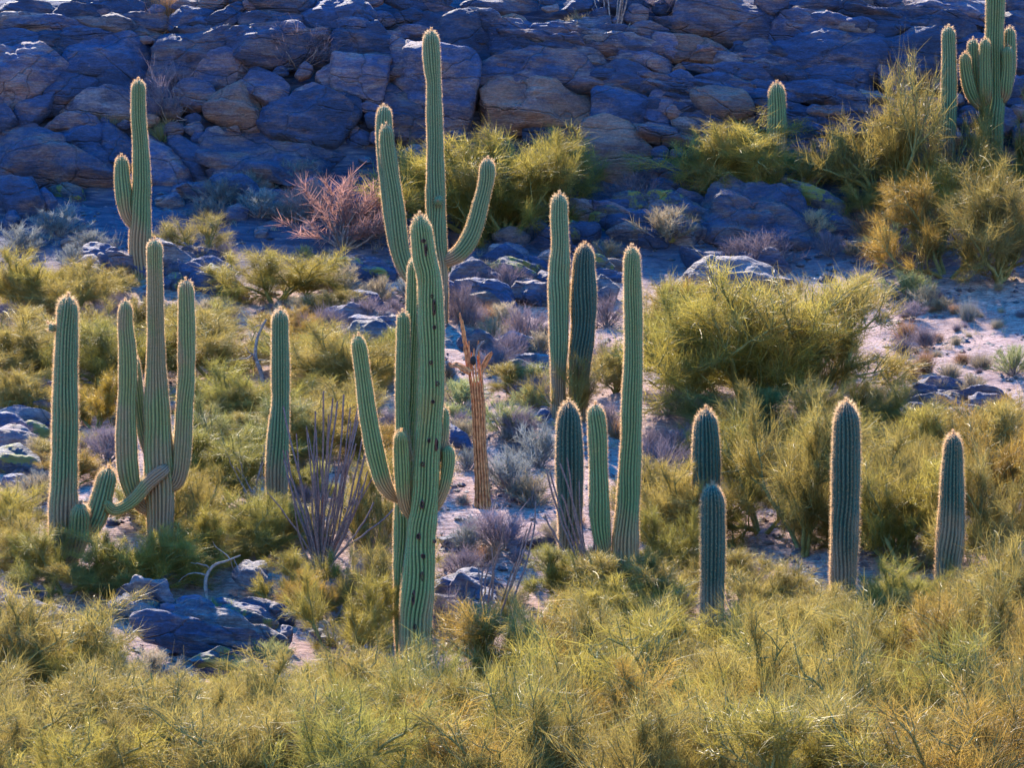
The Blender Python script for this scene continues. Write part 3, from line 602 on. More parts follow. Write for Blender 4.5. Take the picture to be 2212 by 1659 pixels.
# ------------------------------------------------------------------ ocotillos
def ocotillo(label, phrase, x, base_v, canes, Y=None, r=0.017, m=None):
    Y = Y or hit(x, base_v); b = np.array([(x - CX) / F * Y, Y, gz((x - CX) / F * Y, Y)]); root = empty('ocotillo', b)
    tag(root, label, 'ocotillo', 'ocotillos'); LM.append((phrase, x, base_v - 150)); rng = np.random.default_rng(int(x))
    for (tx, tv) in canes:
        tip = PX(tx, tv, Y + rng.uniform(-0.5, 0.5)); n = 12; t = np.linspace(0, 1, n)[:, None]
        mid = (b + tip) / 2 + np.array([(tip[0] - b[0]) * rng.uniform(-.05, .28), rng.uniform(-0.2, 0.2), (tip[2] - b[2]) * -0.06])
        p = (1 - t) ** 2 * b + 2 * t * (1 - t) * mid + t * t * tip + np.cumsum(np.cumsum(rng.normal(0, 0.009, (n, 3)), 0), 0) + rng.normal(0, .006, (n, 3)); p[0] = b + rng.normal(0, 0.05, 3) * [1, 1, 0]
        new_obj('cane', mesh_np('cane', *[a if i else a - b for i, a in enumerate(tube(p, np.linspace(r, r * 0.6, n) * rng.uniform(0.8, 1.2), 5))], None, (m or M_OCO,)), root)
rn = random.Random(5)
ocotillo('large ocotillo with many bare purple brown canes fanning up', 'the large bare ocotillo', 695, 1245,
   [(628 + rn.uniform(-6, 6), 985), (640, 930), (655, 990), (632, 1050), (665, 880), (676, 940), (690, 875), (700, 985), (712, 905), (724, 845), (735, 960), (748, 890), (760, 1010), (770, 930), (786, 985), (803, 1060), (815, 1085), (742, 1045), (650, 1070), (612, 1120), (720, 1010), (688, 1030), (795, 1040), (668, 1010), (645, 960), (683, 905), (705, 940), (718, 870), (730, 920), (742, 860), (755, 935), (765, 985), (778, 1010), (658, 935), (695, 1060), (735, 1090), (625, 1020), (648, 900), (670, 850), (768, 870), (800, 950)], r=0.024)
ocotillo('sparse ocotillo with dark thin canes beside the holed saguaro', 'the sparse dark ocotillo', 1050, 1400,
   [(965, 1250), (985, 1180), (1000, 1265), (1072, 1180), (1085, 1110), (1108, 1185), (1135, 1150), (1180, 1080), (1190, 1175), (1035, 1190), (950, 1310), (1120, 1230), (1100, 1290)], r=0.024)
ocotillo('ocotillo leaning left across the stout dark saguaro', 'the left leaning ocotillo', 1292, 1300,
   [(1215, 985), (1235, 1010), (1205, 1060), (1250, 1080), (1262, 1130), (1245, 1040), (1275, 1180), (1180, 1010), (1200, 1130), (1300, 1150), (1315, 1190), (1195, 1210)], r=0.024)
ocotillo('ocotillo fan of pale canes growing on top of the boulder cliff', 'the cliff top ocotillo', 1325, 105,
   [(1288, -30), (1298, -60), (1308, -10), (1316, -50), (1325, -80), (1334, -20), (1342, -60), (1352, -10), (1362, -50), (1374, -20), (1280, 20), (1330, -40), (1368, 10), (1305, -45)], r=0.028, m=M_GREYW)
ocotillo('pale spiky ocotillo clump left of the lone saguaro column', 'the pale spiky ocotillo clump', 560, 1130,
   [(500, 1020), (515, 985), (528, 1000), (545, 975), (560, 1005), (572, 1025), (535, 1050), (585, 1010), (555, 950), (505, 1075)], r=0.02, m=M_GREYW)
ocotillo('thin ocotillo canes right of the tall straight saguaro', 'the thin ocotillo at centre right', 1395, 1080,
   [(1400, 950), (1420, 975), (1440, 940), (1450, 1000), (1435, 1030), (1390, 990)], r=0.014)

# ------------------------------------------------------------------ rocks
def T1(p): return [(a * .33826, b * .33826) for a, b in p]
def T2(p): return [(729.5 + a * .33826, b * .33826) for a, b in p]
def T3(p): return [(1463.7 + a * .33826, b * .33826) for a, b in p]
def T4(p): return [(a * .33826, 551.8 + b * .33826) for a, b in p]
def T5(p): return [(729.5 + a * .33826, 551.8 + b * .33826) for a, b in p]
def T6(p): return [(1463.7 + a * .33826, 551.8 + b * .33826) for a, b in p]
def T7(p): return [(a * .33826, 1098 + b * .33826) for a, b in p]
def T8(p): return [(729.5 + a * .33826, 1098 + b * .33826) for a, b in p]
ADJ = {'b': 'dark blue', 'm': 'banded blue-tan', 't': 'tan and pink', 'l': 'pale weathered', 'g': 'lichen spotted', 'r': 'rusty red'}
RK = [0]; POLYS = []
def rock(poly, m='b', tilt=0.8, thick=0.36, cliff=None, rug=1.0, dY=0.0, flat=None):
    P = np.array(poly, float); lo, hi = P.min(0), P.max(0); c = P.mean(0); RK[0] += 1; POLYS.append(poly)
    cl = (lo[1] < 300) if cliff is None else cliff; FL[0] = cl if flat is None else flat
    if cl and tilt == 0.8: tilt = 0.4
    Y = (hit(c[0], c[1]) - 0.55 if cl else hit(c[0], hi[1] - 0.12 * (hi[1] - lo[1]))) + dY
    base = np.array([(c[0] - CX) / F * Y, Y, CAMZ + (CY - hi[1]) / F * Y])
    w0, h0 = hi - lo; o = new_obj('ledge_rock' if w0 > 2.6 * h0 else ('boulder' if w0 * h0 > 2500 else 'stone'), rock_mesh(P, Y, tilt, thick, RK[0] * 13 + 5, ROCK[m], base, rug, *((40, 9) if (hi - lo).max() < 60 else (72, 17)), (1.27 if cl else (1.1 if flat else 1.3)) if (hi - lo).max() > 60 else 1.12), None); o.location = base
    w_, h_ = hi - lo; big_ = w_ * h_; shape = 'flat' if w_ > 2.6 * h_ else ('tall' if h_ > 1.15 * w_ else 'rounded')
    noun = ('slab' if shape == 'flat' else 'boulder') if big_ > 1500 else ('flat stone' if shape == 'flat' else 'small rock')
    size = 'huge ' if big_ > 22000 else ('large ' if big_ > 7000 else '')
    wait(o, ('cliff ' if cl else 'slope ') + noun, 'rock', c[0], c[1], 'cliff boulders' if cl else 'rocks on the slope', (size + ADJ[m] + (' ' + shape if shape != 'flat' and big_ > 1500 else '')).strip())
    return o
for m, pp in [('l', [(0, 90), (300, 110), (600, 160), (560, 200), (200, 170), (0, 200)]), ('m', [(130, 150), (260, 125), (560, 150), (620, 190), (500, 205), (150, 210)]), ('b', [(0, 230), (130, 215), (220, 250), (215, 380), (0, 420)]),
  ('b', [(210, 260), (330, 220), (500, 250), (540, 290), (490, 370), (440, 400), (250, 350), (215, 310)]), ('m', [(-60, 340), (200, 320), (430, 440), (380, 520), (90, 700), (-60, 640)]), ('l', [(530, 240), (640, 208), (960, 212), (900, 255), (560, 265)]),
  ('b', [(500, 300), (560, 262), (760, 240), (900, 270), (980, 300), (1000, 380), (960, 530), (820, 515), (560, 490), (440, 480), (490, 380)]), ('l', [(640, 180), (740, 150), (830, 190), (700, 205)]), ('m', [(720, 130), (900, 95), (1040, 110), (1030, 180), (850, 200)]),
  ('b', [(1100, 90), (1180, 60), (1370, 60), (1300, 130), (1180, 190), (1110, 170)]), ('b', [(1320, 150), (1480, 20), (1550, 40), (1480, 120), (1360, 170)]), ('m', [(1430, 160), (1540, 70), (1570, 90), (1500, 165)]),
  ('m', [(1050, 230), (1150, 200), (1420, 230), (1430, 300), (1310, 430), (1250, 540), (975, 540), (1000, 380)]), ('m', [(1440, 220), (1600, 190), (2000, 230), (2100, 330), (2030, 400), (1700, 400), (1480, 360)]), ('b', [(1630, -20), (1990, -20), (1950, 60), (1850, 100), (1700, 70)]),
  ('b', [(1950, 70), (2030, 10), (2200, 10), (2240, 120), (2200, 210), (2080, 210), (1990, 150)]), ('m', [(1270, 470), (1350, 370), (1450, 360), (1590, 430), (1580, 500), (1500, 550), (1330, 560), (1255, 540)]), ('b', [(1590, 420), (1700, 430), (1760, 470), (1640, 490), (1590, 470)]),
  ('m', [(1550, 540), (1620, 480), (1730, 490), (1820, 560), (1810, 640), (1740, 680), (1600, 600)]), ('t', [(1330, 690), (1380, 590), (1520, 570), (1620, 610), (1730, 690), (1690, 790), (1600, 820), (1350, 730)]), ('b', [(1680, 780), (1720, 690), (1860, 620), (2000, 620), (2200, 700), (2190, 800), (2120, 880), (1950, 900), (1760, 850)]),
  ('m', [(1820, 600), (1900, 560), (2100, 560), (2212, 620), (2212, 700), (2000, 620)]), ('m', [(2030, 490), (2080, 420), (2170, 390), (2190, 590), (2090, 570)]), ('b', [(300, 640), (400, 490), (560, 510), (610, 560), (560, 600), (450, 640), (390, 700), (300, 700)]),
  ('l', [(420, 690), (520, 610), (700, 580), (830, 610), (830, 740), (500, 730)]), ('b', [(560, 490), (700, 470), (860, 500), (850, 600), (650, 580)]), ('b', [(90, 710), (330, 600), (300, 700), (200, 790), (110, 800)]), ('b', [(-40, 680), (40, 680), (110, 760), (80, 840), (-40, 820)]),
  ('m', [(45, 850), (200, 810), (320, 860), (310, 920), (100, 880)]), ('m', [(240, 830), (430, 735), (560, 750), (660, 820), (640, 850), (400, 820)]),
  ('b', [(-40, 0), (380, -10), (360, 60), (250, 90), (-40, 60)]), ('b', [(410, 70), (500, -10), (880, -10), (860, 80), (560, 90)]), ('l', [(580, 80), (780, 60), (830, 90), (620, 110)]), ('l', [(1160, 820), (1270, 780), (1300, 820), (1230, 860)]),
  ('l', [(1270, 840), (1380, 800), (1440, 850), (1380, 870)]), ('t', [(1440, 825), (1510, 800), (1540, 840)]), ('m', [(1080, 20), (1300, -10), (1440, 0), (1380, 50), (1180, 55)]), ('m', [(1560, 110), (1680, 80), (1900, 110), (2010, 170), (1800, 200), (1600, 185)])]: rock(T1(pp), m)
for m, pp, t in [('m', [(-40, 900), (60, 870), (200, 870), (400, 1000), (420, 1080), (700, 1200), (720, 1310), (500, 1270), (300, 1150), (-40, 1150)], 0.9), ('b', [(300, 900), (350, 820), (540, 810), (640, 860), (700, 1010), (690, 1060), (520, 960), (400, 980)], .8),
  ('b', [(410, 1010), (520, 945), (640, 970), (710, 1050), (730, 1180), (600, 1150), (420, 1060)], .7), ('b', [(640, 850), (840, 860), (870, 1100), (740, 1060), (690, 980)], .8), ('m', [(930, 880), (1080, 930), (1240, 1150), (1200, 1190), (1040, 1200), (930, 1100)], .8),
  ('b', [(1080, 930), (1200, 930), (1300, 990), (1430, 1150), (1380, 1180), (1250, 1160)], .8), ('b', [(-20, 1140), (130, 1135), (200, 1200), (300, 1360), (250, 1395), (130, 1390), (20, 1260)], .7), ('b', [(210, 1210), (300, 1230), (390, 1330), (330, 1345)], .9),
  ('g', [(320, 1170), (500, 1220), (600, 1280), (500, 1290), (380, 1230)], 1.2), ('m', [(1040, 1230), (1120, 1190), (1280, 1180), (1330, 1240), (1100, 1245)], 1.4), ('l', [(1000, 1300), (1100, 1240), (1200, 1260), (1150, 1320)], 1.2),
  ('b', [(1410, 1030), (1540, 1000), (1600, 1060), (1520, 1110)], .9), ('m', [(1420, 1360), (1540, 1310), (1600, 1350), (1560, 1410), (1440, 1400)], .9), ('b', [(0, 1380), (120, 1360), (160, 1430), (60, 1470)], 1.), ('b', [(1750, 1120), (1850, 1070), (1960, 1110), (1900, 1170), (1780, 1170)], .8)]: rock(T1(pp), m, t, 0.34, False)
rock(T1([(1180, 930), (1500, 890), (1900, 905), (2240, 960), (2260, 1130), (1900, 1135), (1500, 1080), (1250, 980)]), 'm', 2.2, 0.08, False, 1.6)
for m, pp in [('b', [(0, 10), (180, 30), (220, 100), (200, 180), (80, 190), (0, 210)]), ('b', [(0, 220), (200, 170), (330, 260), (330, 370), (220, 360), (0, 380)]), ('m', [(0, 385), (200, 372), (310, 365), (280, 620), (250, 650), (0, 590)]), ('b', [(340, 180), (380, 90), (480, 70), (610, 90), (560, 120), (440, 150)]),
  ('b', [(350, 250), (440, 150), (560, 110), (850, 120), (990, 180), (990, 330), (900, 380), (640, 385), (360, 300)]), ('b', [(1000, 200), (1050, 160), (1200, 155), (1400, 220), (1410, 300), (1300, 370), (1100, 390), (1000, 320)]), ('t', [(990, 130), (1050, 90), (1180, 90), (1220, 130), (1000, 150)]), ('t', [(1000, 152), (1300, 140), (1330, 185), (1010, 168)]),
  ('m', [(310, 460), (340, 310), (640, 385), (860, 400), (850, 560), (770, 760), (680, 850), (560, 790), (430, 620), (310, 540)]), ('m', [(860, 400), (1100, 390), (1400, 310), (1550, 300), (1680, 390), (1650, 560), (1300, 560), (950, 545), (855, 570)]), ('t', [(850, 573), (960, 550), (1300, 563), (1650, 568), (1640, 700), (1590, 820), (1400, 800), (1150, 810), (780, 800)]),
  ('m', [(265, 640), (300, 550), (420, 600), (500, 700), (560, 810), (550, 900), (380, 880), (340, 760)]), ('m', [(1685, 430), (1750, 415), (1900, 430), (2030, 500), (2000, 600), (1960, 640), (1700, 580), (1670, 540)]), ('b', [(1650, 620), (1690, 588), (1960, 655), (1940, 800), (1900, 860), (1790, 800), (1650, 790)]),
  ('l', [(1400, 190), (1560, 110), (1700, 110), (1720, 200), (1560, 230)]), ('l', [(1400, 300), (1460, 285), (1660, 340), (1690, 400), (1560, 400), (1390, 340)]), ('m', [(1800, 350), (1950, 335), (2100, 400), (2110, 480), (1980, 440), (1870, 400)]), ('m', [(2030, 230), (2212, 260), (2212, 400), (2020, 320)]), ('b', [(1420, 10), (1550, -10), (1660, -10), (1660, 40), (1500, 70)]),
  ('l', [(1300, 50), (1400, 20), (1410, 60), (1340, 75)]), ('b', [(0, 620), (130, 650), (130, 740), (60, 820), (0, 850)]), ('b', [(280, -20), (700, -20), (640, 80), (450, 60)]), ('m', [(830, -10), (1300, -10), (1280, 30), (1120, 80), (900, 90)]), ('m', [(1650, 270), (1760, 240), (2000, 270), (2010, 330), (1800, 330)]), ('m', [(1890, 240), (1960, 205), (2030, 240), (2010, 290), (1900, 270)]),
  ('m', [(1970, 720), (1990, 700), (2120, 740), (2140, 830), (1960, 830)]), ('m', [(1970, 670), (2040, 600), (2212, 640), (2212, 760), (2100, 740)]), ('b', [(680, 860), (800, 820), (830, 850), (760, 900), (700, 900)]), ('b', [(2030, 500), (2212, 480), (2300, 560), (2250, 660), (2050, 600)]), ('m', [(1760, 200), (1960, 150), (2100, 190), (2030, 230), (1800, 235)])]: rock(T2(pp), m)
for m, pp, t in [('t', [(1590, 840), (1680, 800), (1780, 810), (1900, 880), (1965, 980), (1940, 1090), (1850, 1150), (1720, 1130), (1640, 1020), (1590, 930)], .35), ('b', [(10, 870), (100, 820), (210, 850), (200, 900), (80, 920)], .9), ('m', [(830, 850), (920, 800), (1050, 800), (1120, 850), (1000, 905)], .8),
  ('m', [(740, 980), (800, 930), (830, 960), (760, 1060), (735, 1030)], .7), ('b', [(1130, 820), (1400, 800), (1580, 820), (1500, 900), (1200, 890)], .9), ('l', [(1000, 1500), (1080, 1465), (1210, 1480), (1200, 1530), (1060, 1555)], .9), ('m', [(1200, 1340), (1330, 1330), (1370, 1360), (1240, 1400)], 1.3), ('b', [(1480, 1420), (1560, 1410), (1700, 1490), (1640, 1560), (1490, 1550)], .8),
  ('g', [(1570, 1440), (1680, 1340), (1780, 1370), (1820, 1400), (1700, 1460)], 1.2), ('m', [(1140, 1460), (1240, 1390), (1350, 1420), (1340, 1500), (1180, 1500)], 1.0), ('r', [(690, 1540), (750, 1490), (810, 1490), (800, 1560), (720, 1600)], .8), ('l', [(920, 1590), (1000, 1570), (1190, 1600), (1180, 1645), (960, 1650)], 1.6),
  ('r', [(1510, 1290), (1560, 1270), (1640, 1300), (1650, 1340), (1540, 1350)], .6), ('b', [(1870, 1160), (1960, 1150), (2010, 1200), (1900, 1220)], .8), ('b', [(2030, 1110), (2100, 1080), (2212, 1110), (2212, 1180), (2100, 1180)], .8), ('l', [(1640, 1160), (1700, 1150), (1760, 1190), (1680, 1215)], 1.)]: rock(T2(pp), m, t, 0.4 if t == .35 else 0.33, False)
for m, pp in [('m', [(100, 20), (340, -10), (480, 40), (640, 100), (605, 230), (400, 260), (150, 220), (40, 120)]), ('m', [(630, 240), (655, 110), (820, 80), (1000, 90), (1180, 120), (1220, 210), (1000, 212), (700, 237)]), ('b', [(620, 262), (900, 222), (1220, 222), (1260, 380), (1280, 470), (1180, 480), (900, 440), (700, 400), (640, 360)]),
  ('b', [(850, 460), (1000, 443), (1250, 485), (1230, 600), (1100, 590), (880, 530)]), ('b', [(1180, 110), (1500, 110), (1830, 150), (1830, 210), (1720, 240), (1500, 200), (1270, 300), (1240, 230)]), ('b', [(1270, 300), (1500, 222), (1690, 250), (1680, 520), (1400, 520), (1280, 420)]), ('m', [(1290, 70), (1400, 20), (1620, -20), (1970, -20), (1970, 130), (1640, 100), (1380, 100)]),
  ('t', [(0, 250), (150, 260), (380, 350), (300, 400), (0, 380)]), ('l', [(310, 370), (450, 360), (870, 480), (870, 520), (620, 500), (380, 410)]), ('b', [(60, 410), (300, 410), (600, 450), (610, 520), (480, 530), (280, 480)]), ('m', [(430, 290), (560, 260), (640, 320), (640, 400), (460, 370)]), ('b', [(700, -20), (1140, -20), (1120, 40), (850, 50)]), ('t', [(1150, -20), (1250, -20), (1240, 50), (1190, 50)]),
  ('b', [(2100, 100), (2260, 100), (2260, 440), (2120, 420)]), ('b', [(2100, -20), (2260, -20), (2260, 90), (2100, 90)]), ('b', [(1790, 240), (1960, 230), (1960, 440), (1790, 400)]), ('m', [(1270, 420), (1430, 480), (1420, 540), (1300, 560)]), ('b', [(620, 520), (880, 545), (1100, 600), (1230, 700), (1200, 760), (900, 640), (640, 580)])]: rock(T3(pp), m)
rock(T3([(110, 590), (240, 560), (400, 580), (450, 690), (330, 730), (190, 690)]), 't', .7, .3, True, 1, -0.7)
for m, pp, t in [('g', [(640, 1260), (700, 1200), (860, 1210), (1000, 1270), (1130, 1400), (1150, 1460), (1080, 1450), (900, 1340), (700, 1300)], .7), ('g', [(820, 1350), (870, 1330), (1050, 1400), (1110, 1450), (1090, 1480), (900, 1410)], 1.), ('r', [(1010, 1260), (1160, 1245), (1280, 1290), (1310, 1330), (1210, 1365), (1100, 1360)], .6), ('l', [(100, 1300), (180, 1240), (350, 1260), (600, 1300), (860, 1400), (880, 1480), (700, 1500), (400, 1520), (100, 1400)], 1.7)]: rock(T3(pp), 'm' if t == 1.7 else m, 2.3 if t == 1.7 else t, .16 if t == 1.7 else .25, False, 1.8 if t == 1.7 else 1.2)
for m, pp, t in [('l', [(0, 30), (150, 60), (350, 90), (660, 190), (620, 240), (400, 250), (280, 210), (150, 150), (0, 100)], 1.5), ('l', [(1210, 790), (1300, 750), (1390, 755), (1370, 790), (1240, 800)], 1.6), ('m', [(1500, 770), (1700, 800), (1830, 830), (1660, 870), (1530, 830)], 1.2), ('r', [(1620, 940), (1680, 890), (1850, 880), (1800, 950), (1700, 1000)], .8),
  ('l', [(1590, 1200), (1630, 1150), (1690, 1150), (1700, 1180), (1650, 1210)], .8), ('b', [(1320, 1060), (1420, 980), (1600, 960), (1680, 1000), (1500, 1080), (1400, 1130)], .8), ('b', [(1210, 1170), (1300, 1110), (1420, 1120), (1400, 1200), (1260, 1210)], .8), ('l', [(0, 1400), (90, 1390), (90, 1440), (0, 1430)], 1.4)]: rock(T6(pp), m, t, .28, False)
for m, pp, t in [('m', [(695, 120), (760, 70), (920, 60), (1000, 100), (960, 160), (720, 190)], .9), ('g', [(920, 60), (1060, 60), (1240, 140), (1240, 190), (1150, 190), (970, 150)], 1.), ('b', [(1190, 80), (1240, 50), (1330, 110), (1330, 140), (1250, 140)], .9), ('b', [(700, 210), (860, 150), (1080, 200), (1110, 280), (1050, 330), (950, 280), (800, 260)], .8),
  ('t', [(690, 270), (820, 245), (1100, 300), (1080, 350), (780, 340)], .8), ('b', [(940, 0), (1100, -40), (1190, 0), (1190, 50), (1010, 40)], 1.0), ('m', [(1100, 200), (1240, 190), (1340, 220), (1330, 300), (1150, 290)], 1.1), ('b', [(60, 265), (220, 245), (290, 340), (270, 360), (130, 310)], 1.0), ('l', [(100, 500), (240, 450), (370, 450), (370, 530), (250, 560), (140, 540)], 1.6), ('m', [(950, 560), (1100, 545), (1300, 590), (1290, 640), (1000, 620)], 1.4),
  ('t', [(1650, 30), (1820, 40), (1820, 110), (1660, 90)], .8), ('l', [(1660, 220), (1750, 205), (1740, 250), (1660, 290)], 1.2), ('b', [(690, 1080), (840, 1170), (850, 1230), (700, 1180)], .9), ('m', [(1250, 1000), (1350, 990), (1380, 1040), (1290, 1060)], .9)]: rock(T5(pp), m, t, .38, False, 1.4, -0.35)
for m, pp, t in [('b', [(490, 80), (560, 20), (650, 30), (690, 90), (610, 140), (500, 130)], .9), ('b', [(560, 20), (760, 0), (880, 70), (850, 90), (680, 60)], .9), ('l', [(800, 130), (880, 85), (960, 85), (960, 150), (840, 155)], 1.2), ('b', [(1120, 60), (1180, 90), (1330, 110), (1420, 200), (1380, 250), (1250, 180)], .9), ('g', [(1140, 0), (1380, 0), (1420, 50), (1340, 80), (1200, 60)], 1.1), ('t', [(1340, 80), (1420, 70), (1480, 100), (1400, 130)], .9),
  ('b', [(540, 270), (620, 220), (690, 240), (680, 300), (600, 320)], .9), ('b', [(1820, 320), (1890, 280), (1960, 300), (1950, 350), (1840, 360)], .8), ('m', [(1620, 370), (1680, 320), (1700, 380), (1640, 410)], .8), ('g', [(-30, 820), (60, 820), (190, 900), (240, 930), (150, 960), (-30, 950)], 1.1), ('l', [(-30, 980), (120, 980), (260, 1040), (320, 1070), (320, 1120), (150, 1100), (-30, 1090)], 1.3), ('m', [(-30, 1110), (90, 1110), (200, 1190), (320, 1260), (300, 1310), (100, 1290), (-30, 1230)], 1.),
  ('g', [(-30, 1240), (150, 1260), (310, 1370), (280, 1420), (-30, 1350)], 1.1), ('l', [(50, 1370), (120, 1350), (210, 1390), (190, 1430), (70, 1410)], 1.1), ('m', [(-30, 1420), (300, 1430), (200, 1490), (-30, 1480)], 1.4), ('l', [(1460, 670), (1560, 655), (1640, 680), (1600, 700)], 1.4), ('b', [(1500, 630), (1580, 600), (1640, 640), (1600, 665)], .8), ('l', [(1360, 290), (1420, 270), (1440, 300), (1400, 310)], 1.1), ('l', [(1690, 240), (1750, 235), (1790, 265), (1700, 265)], 1.2)]: rock(T4(pp), m, t, .3, False)
for m, pp, t in [('l', [(640, 490), (700, 460), (880, 450), (1020, 490), (1130, 620), (1110, 645), (1000, 560), (900, 530), (720, 520)], 1.3), ('b', [(720, 540), (880, 530), (1010, 570), (1110, 650), (1000, 650), (850, 640)], .5), ('m', [(860, 690), (1050, 680), (1400, 770), (1750, 820), (1820, 920), (1740, 970), (1500, 950), (1200, 910), (940, 840)], .3), ('l', [(860, 660), (1060, 635), (1400, 730), (1760, 785), (1810, 835), (1500, 830), (1150, 765), (920, 715)], 1.9), ('l', [(700, 560), (860, 590), (1000, 650), (900, 680), (700, 620)], 1.7), ('b', [(900, 780), (1250, 860), (1700, 960), (1780, 1010), (1500, 1010), (1050, 900)], .4), ('g', [(1270, 640), (1430, 620), (1600, 660), (1790, 730), (1760, 770), (1500, 740), (1340, 700)], 1.1),  # pale tops over blue faces paint this outcrop's sunlit and shaded sides
  ('g', [(1200, 940), (1350, 920), (1560, 960), (1720, 1020), (1760, 1130), (1700, 1130), (1500, 1040), (1250, 990)], .7), ('b', [(1130, 1180), (1180, 1080), (1260, 1060), (1260, 1200), (1180, 1240)], .6), ('b', [(-30, 590), (60, 560), (130, 540), (320, 620), (180, 640), (200, 800), (60, 790), (-30, 770)], .6), ('l', [(110, 510), (200, 480), (400, 550), (300, 575), (120, 545)], 1.5), ('m', [(1130, 590), (1200, 570), (1380, 630), (1270, 650), (1140, 640)], 1.2),
  ('m', [(1790, 740), (1870, 760), (1860, 850), (1800, 830)], .8), ('l', [(1960, 770), (2050, 790), (2160, 870), (2060, 850)], 1.4), ('l', [(1480, 370), (1560, 330), (1700, 370), (1700, 520), (1560, 480), (1480, 420)], 1.4), ('m', [(1180, 950), (1420, 1000), (1560, 1060), (1460, 1090), (1250, 1060)], .9), ('m', [(1010, 650), (1180, 650), (1400, 745), (1250, 740)], 2.2)]: rock(T7(pp), 'm' if m == 'b' and t == .9 else m, t, .22, False, 1.5, -0.6, True)
for m, pp, t in [('l', [(640, 410), (740, 390), (830, 420), (1060, 500), (1080, 560), (900, 530), (700, 460)], 1.3), ('m', [(610, 450), (700, 440), (820, 530), (810, 600), (700, 520), (610, 520)], 1.), ('l', [(820, 560), (1000, 580), (1100, 640), (1000, 690), (850, 640)], 2.0), ('b', [(735, 390), (770, 378), (792, 385), (785, 415), (745, 415)], .6), ('r', [(880, 410), (1000, 430), (1000, 470), (900, 445)], .6), ('r', [(1140, 205), (1400, 205), (1400, 255), (1150, 250)], .9), ('l', [(640, 190), (760, 195), (920, 245), (900, 262), (740, 240), (640, 215)], 1.6)]: rock(T8(pp), m, t, .25, False)  # small red rock traces reddish shade, wide one a bank edge, last a log

# broken flat slabs that step down the slope
lr = random.Random(8)
for cx_, cy_, lw, lh, cnt in [(1290, 490, 300, 90, 15), (1080, 600, 240, 90, 13), (1720, 470, 220, 60, 8), (400, 580, 160, 70, 9), (230, 575, 110, 40, 5), (1560, 585, 220, 40, 6), (50, 910, 110, 150, 9), (450, 1360, 300, 90, 4), (70, 1330, 150, 60, 6),
   (2060, 880, 170, 70, 8), (1000, 1300, 130, 70, 6), (1300, 610, 100, 60, 4), (810, 700, 120, 50, 4), (760, 580, 130, 50, 5), (1100, 780, 200, 60, 5), (1560, 475, 430, 110, 30), (1620, 385, 380, 60, 14), (560, 400, 300, 60, 8), (1940, 980, 140, 60, 4)]:
    for i in range(cnt):
        x = cx_ + lw * lr.uniform(-.5, .5); y = cy_ + lh * lr.uniform(-.5, .5); a = lr.uniform(28, 75); h = lr.uniform(6, 13); sl = lr.uniform(.05, .32)
        q = [(-a, -h * .3), (-a * .7, -h), (-a * .1, -h * lr.uniform(.9, 1.2)), (a * .6, -h * .8), (a, -h * .1), (a * .8, h * .7), (a * .1, h), (-a * .6, h * .8)]
        rock([(x + u, y + v + sl * u) for u, v in q], lr.choice('bbmmmlg'), lr.uniform(.9, 1.7), .42, False, 1.3, -0.15)

for cx_, cy_, lw, lh, cnt in [(1550, 150, 500, 90, 16), (140, 60, 320, 60, 10), (1330, 90, 300, 90, 12), (1640, 270, 430, 170, 40), (1480, 230, 180, 120, 10), (1000, 60, 460, 50, 8), (600, 60, 360, 60, 7), (1950, 60, 320, 70, 7), (980, 170, 300, 60, 6)]:
    for i in range(cnt):
        x = cx_ + lw * lr.uniform(-.5, .5); y = cy_ + lh * lr.uniform(-.5, .5); a = lr.uniform(40, 105); h = lr.uniform(5, 11); sl = lr.uniform(.02, .26) if x > 800 else lr.uniform(-.15, .12)
        q = [(-a, -h * .3), (-a * .7, -h), (-a * .1, -h * lr.uniform(.9, 1.2)), (a * .6, -h * .8), (a, -h * .1), (a * .8, h * .7), (a * .1, h), (-a * .6, h * .8)]
        rock([(x + u, y + v + sl * u) for u, v in q], lr.choice('bbmml'), .55, .5, True, 1.3, -0.12)

# smaller boulders wedged in the gaps of the cliff
fr = random.Random(21); COVER = []
def inside(x, y, P):
    c = False; n = len(P)
    for i in range(n):
        x1, y1 = P[i]; x2, y2 = P[i - 1]
        if (y1 > y) != (y2 > y) and x < (x2 - x1) * (y - y1) / (y2 - y1) + x1: c = not c
    return c
nf = 0
for tries in range(9000):
    x, y = fr.uniform(-20, 2232), fr.uniform(-15, 400 if tries % 2 else 300)
    if x < 480 and y < 300: lim = 520
    sz = fr.uniform(16, 46) if tries < 5000 else fr.uniform(9, 22)
    if y > 300 and (x > 1880 or sz > 30): continue
    probe = [(x, y)] + [(x + sz * .75 * math.cos(a), y + sz * .5 * math.sin(a)) for a in (0, .8, 1.6, 2.4, 3.14, 3.9, 4.7, 5.5)]
    if any(inside(a, b, P) for P in POLYS for a, b in probe): continue
    asp = fr.uniform(.42, .75); k = fr.choice((6, 7, 8)); a0 = fr.random() * 6
    rock([(x + sz * fr.uniform(.8, 1.15) * math.cos(a0 + i / k * 6.283), y + sz * asp * fr.uniform(.8, 1.15) * math.sin(a0 + i / k * 6.283)) for i in range(k)], fr.choice('bbbmmtl'), .8, .42, True); nf += 1
    if nf >= 110: break
for tries in range(60):
    y = fr.uniform(430, 1250); x = fr.uniform(0, 2212); sz = fr.uniform(9, 26); asp = fr.uniform(.35, .6); k = 7; a0 = fr.random() * 6
    rock([(x + sz * fr.uniform(.8, 1.15) * math.cos(a0 + i / k * 6.283), y + sz * asp * fr.uniform(.8, 1.15) * math.sin(a0 + i / k * 6.283)) for i in range(k)], fr.choice('blmmtl'), 1.0, .4, False)

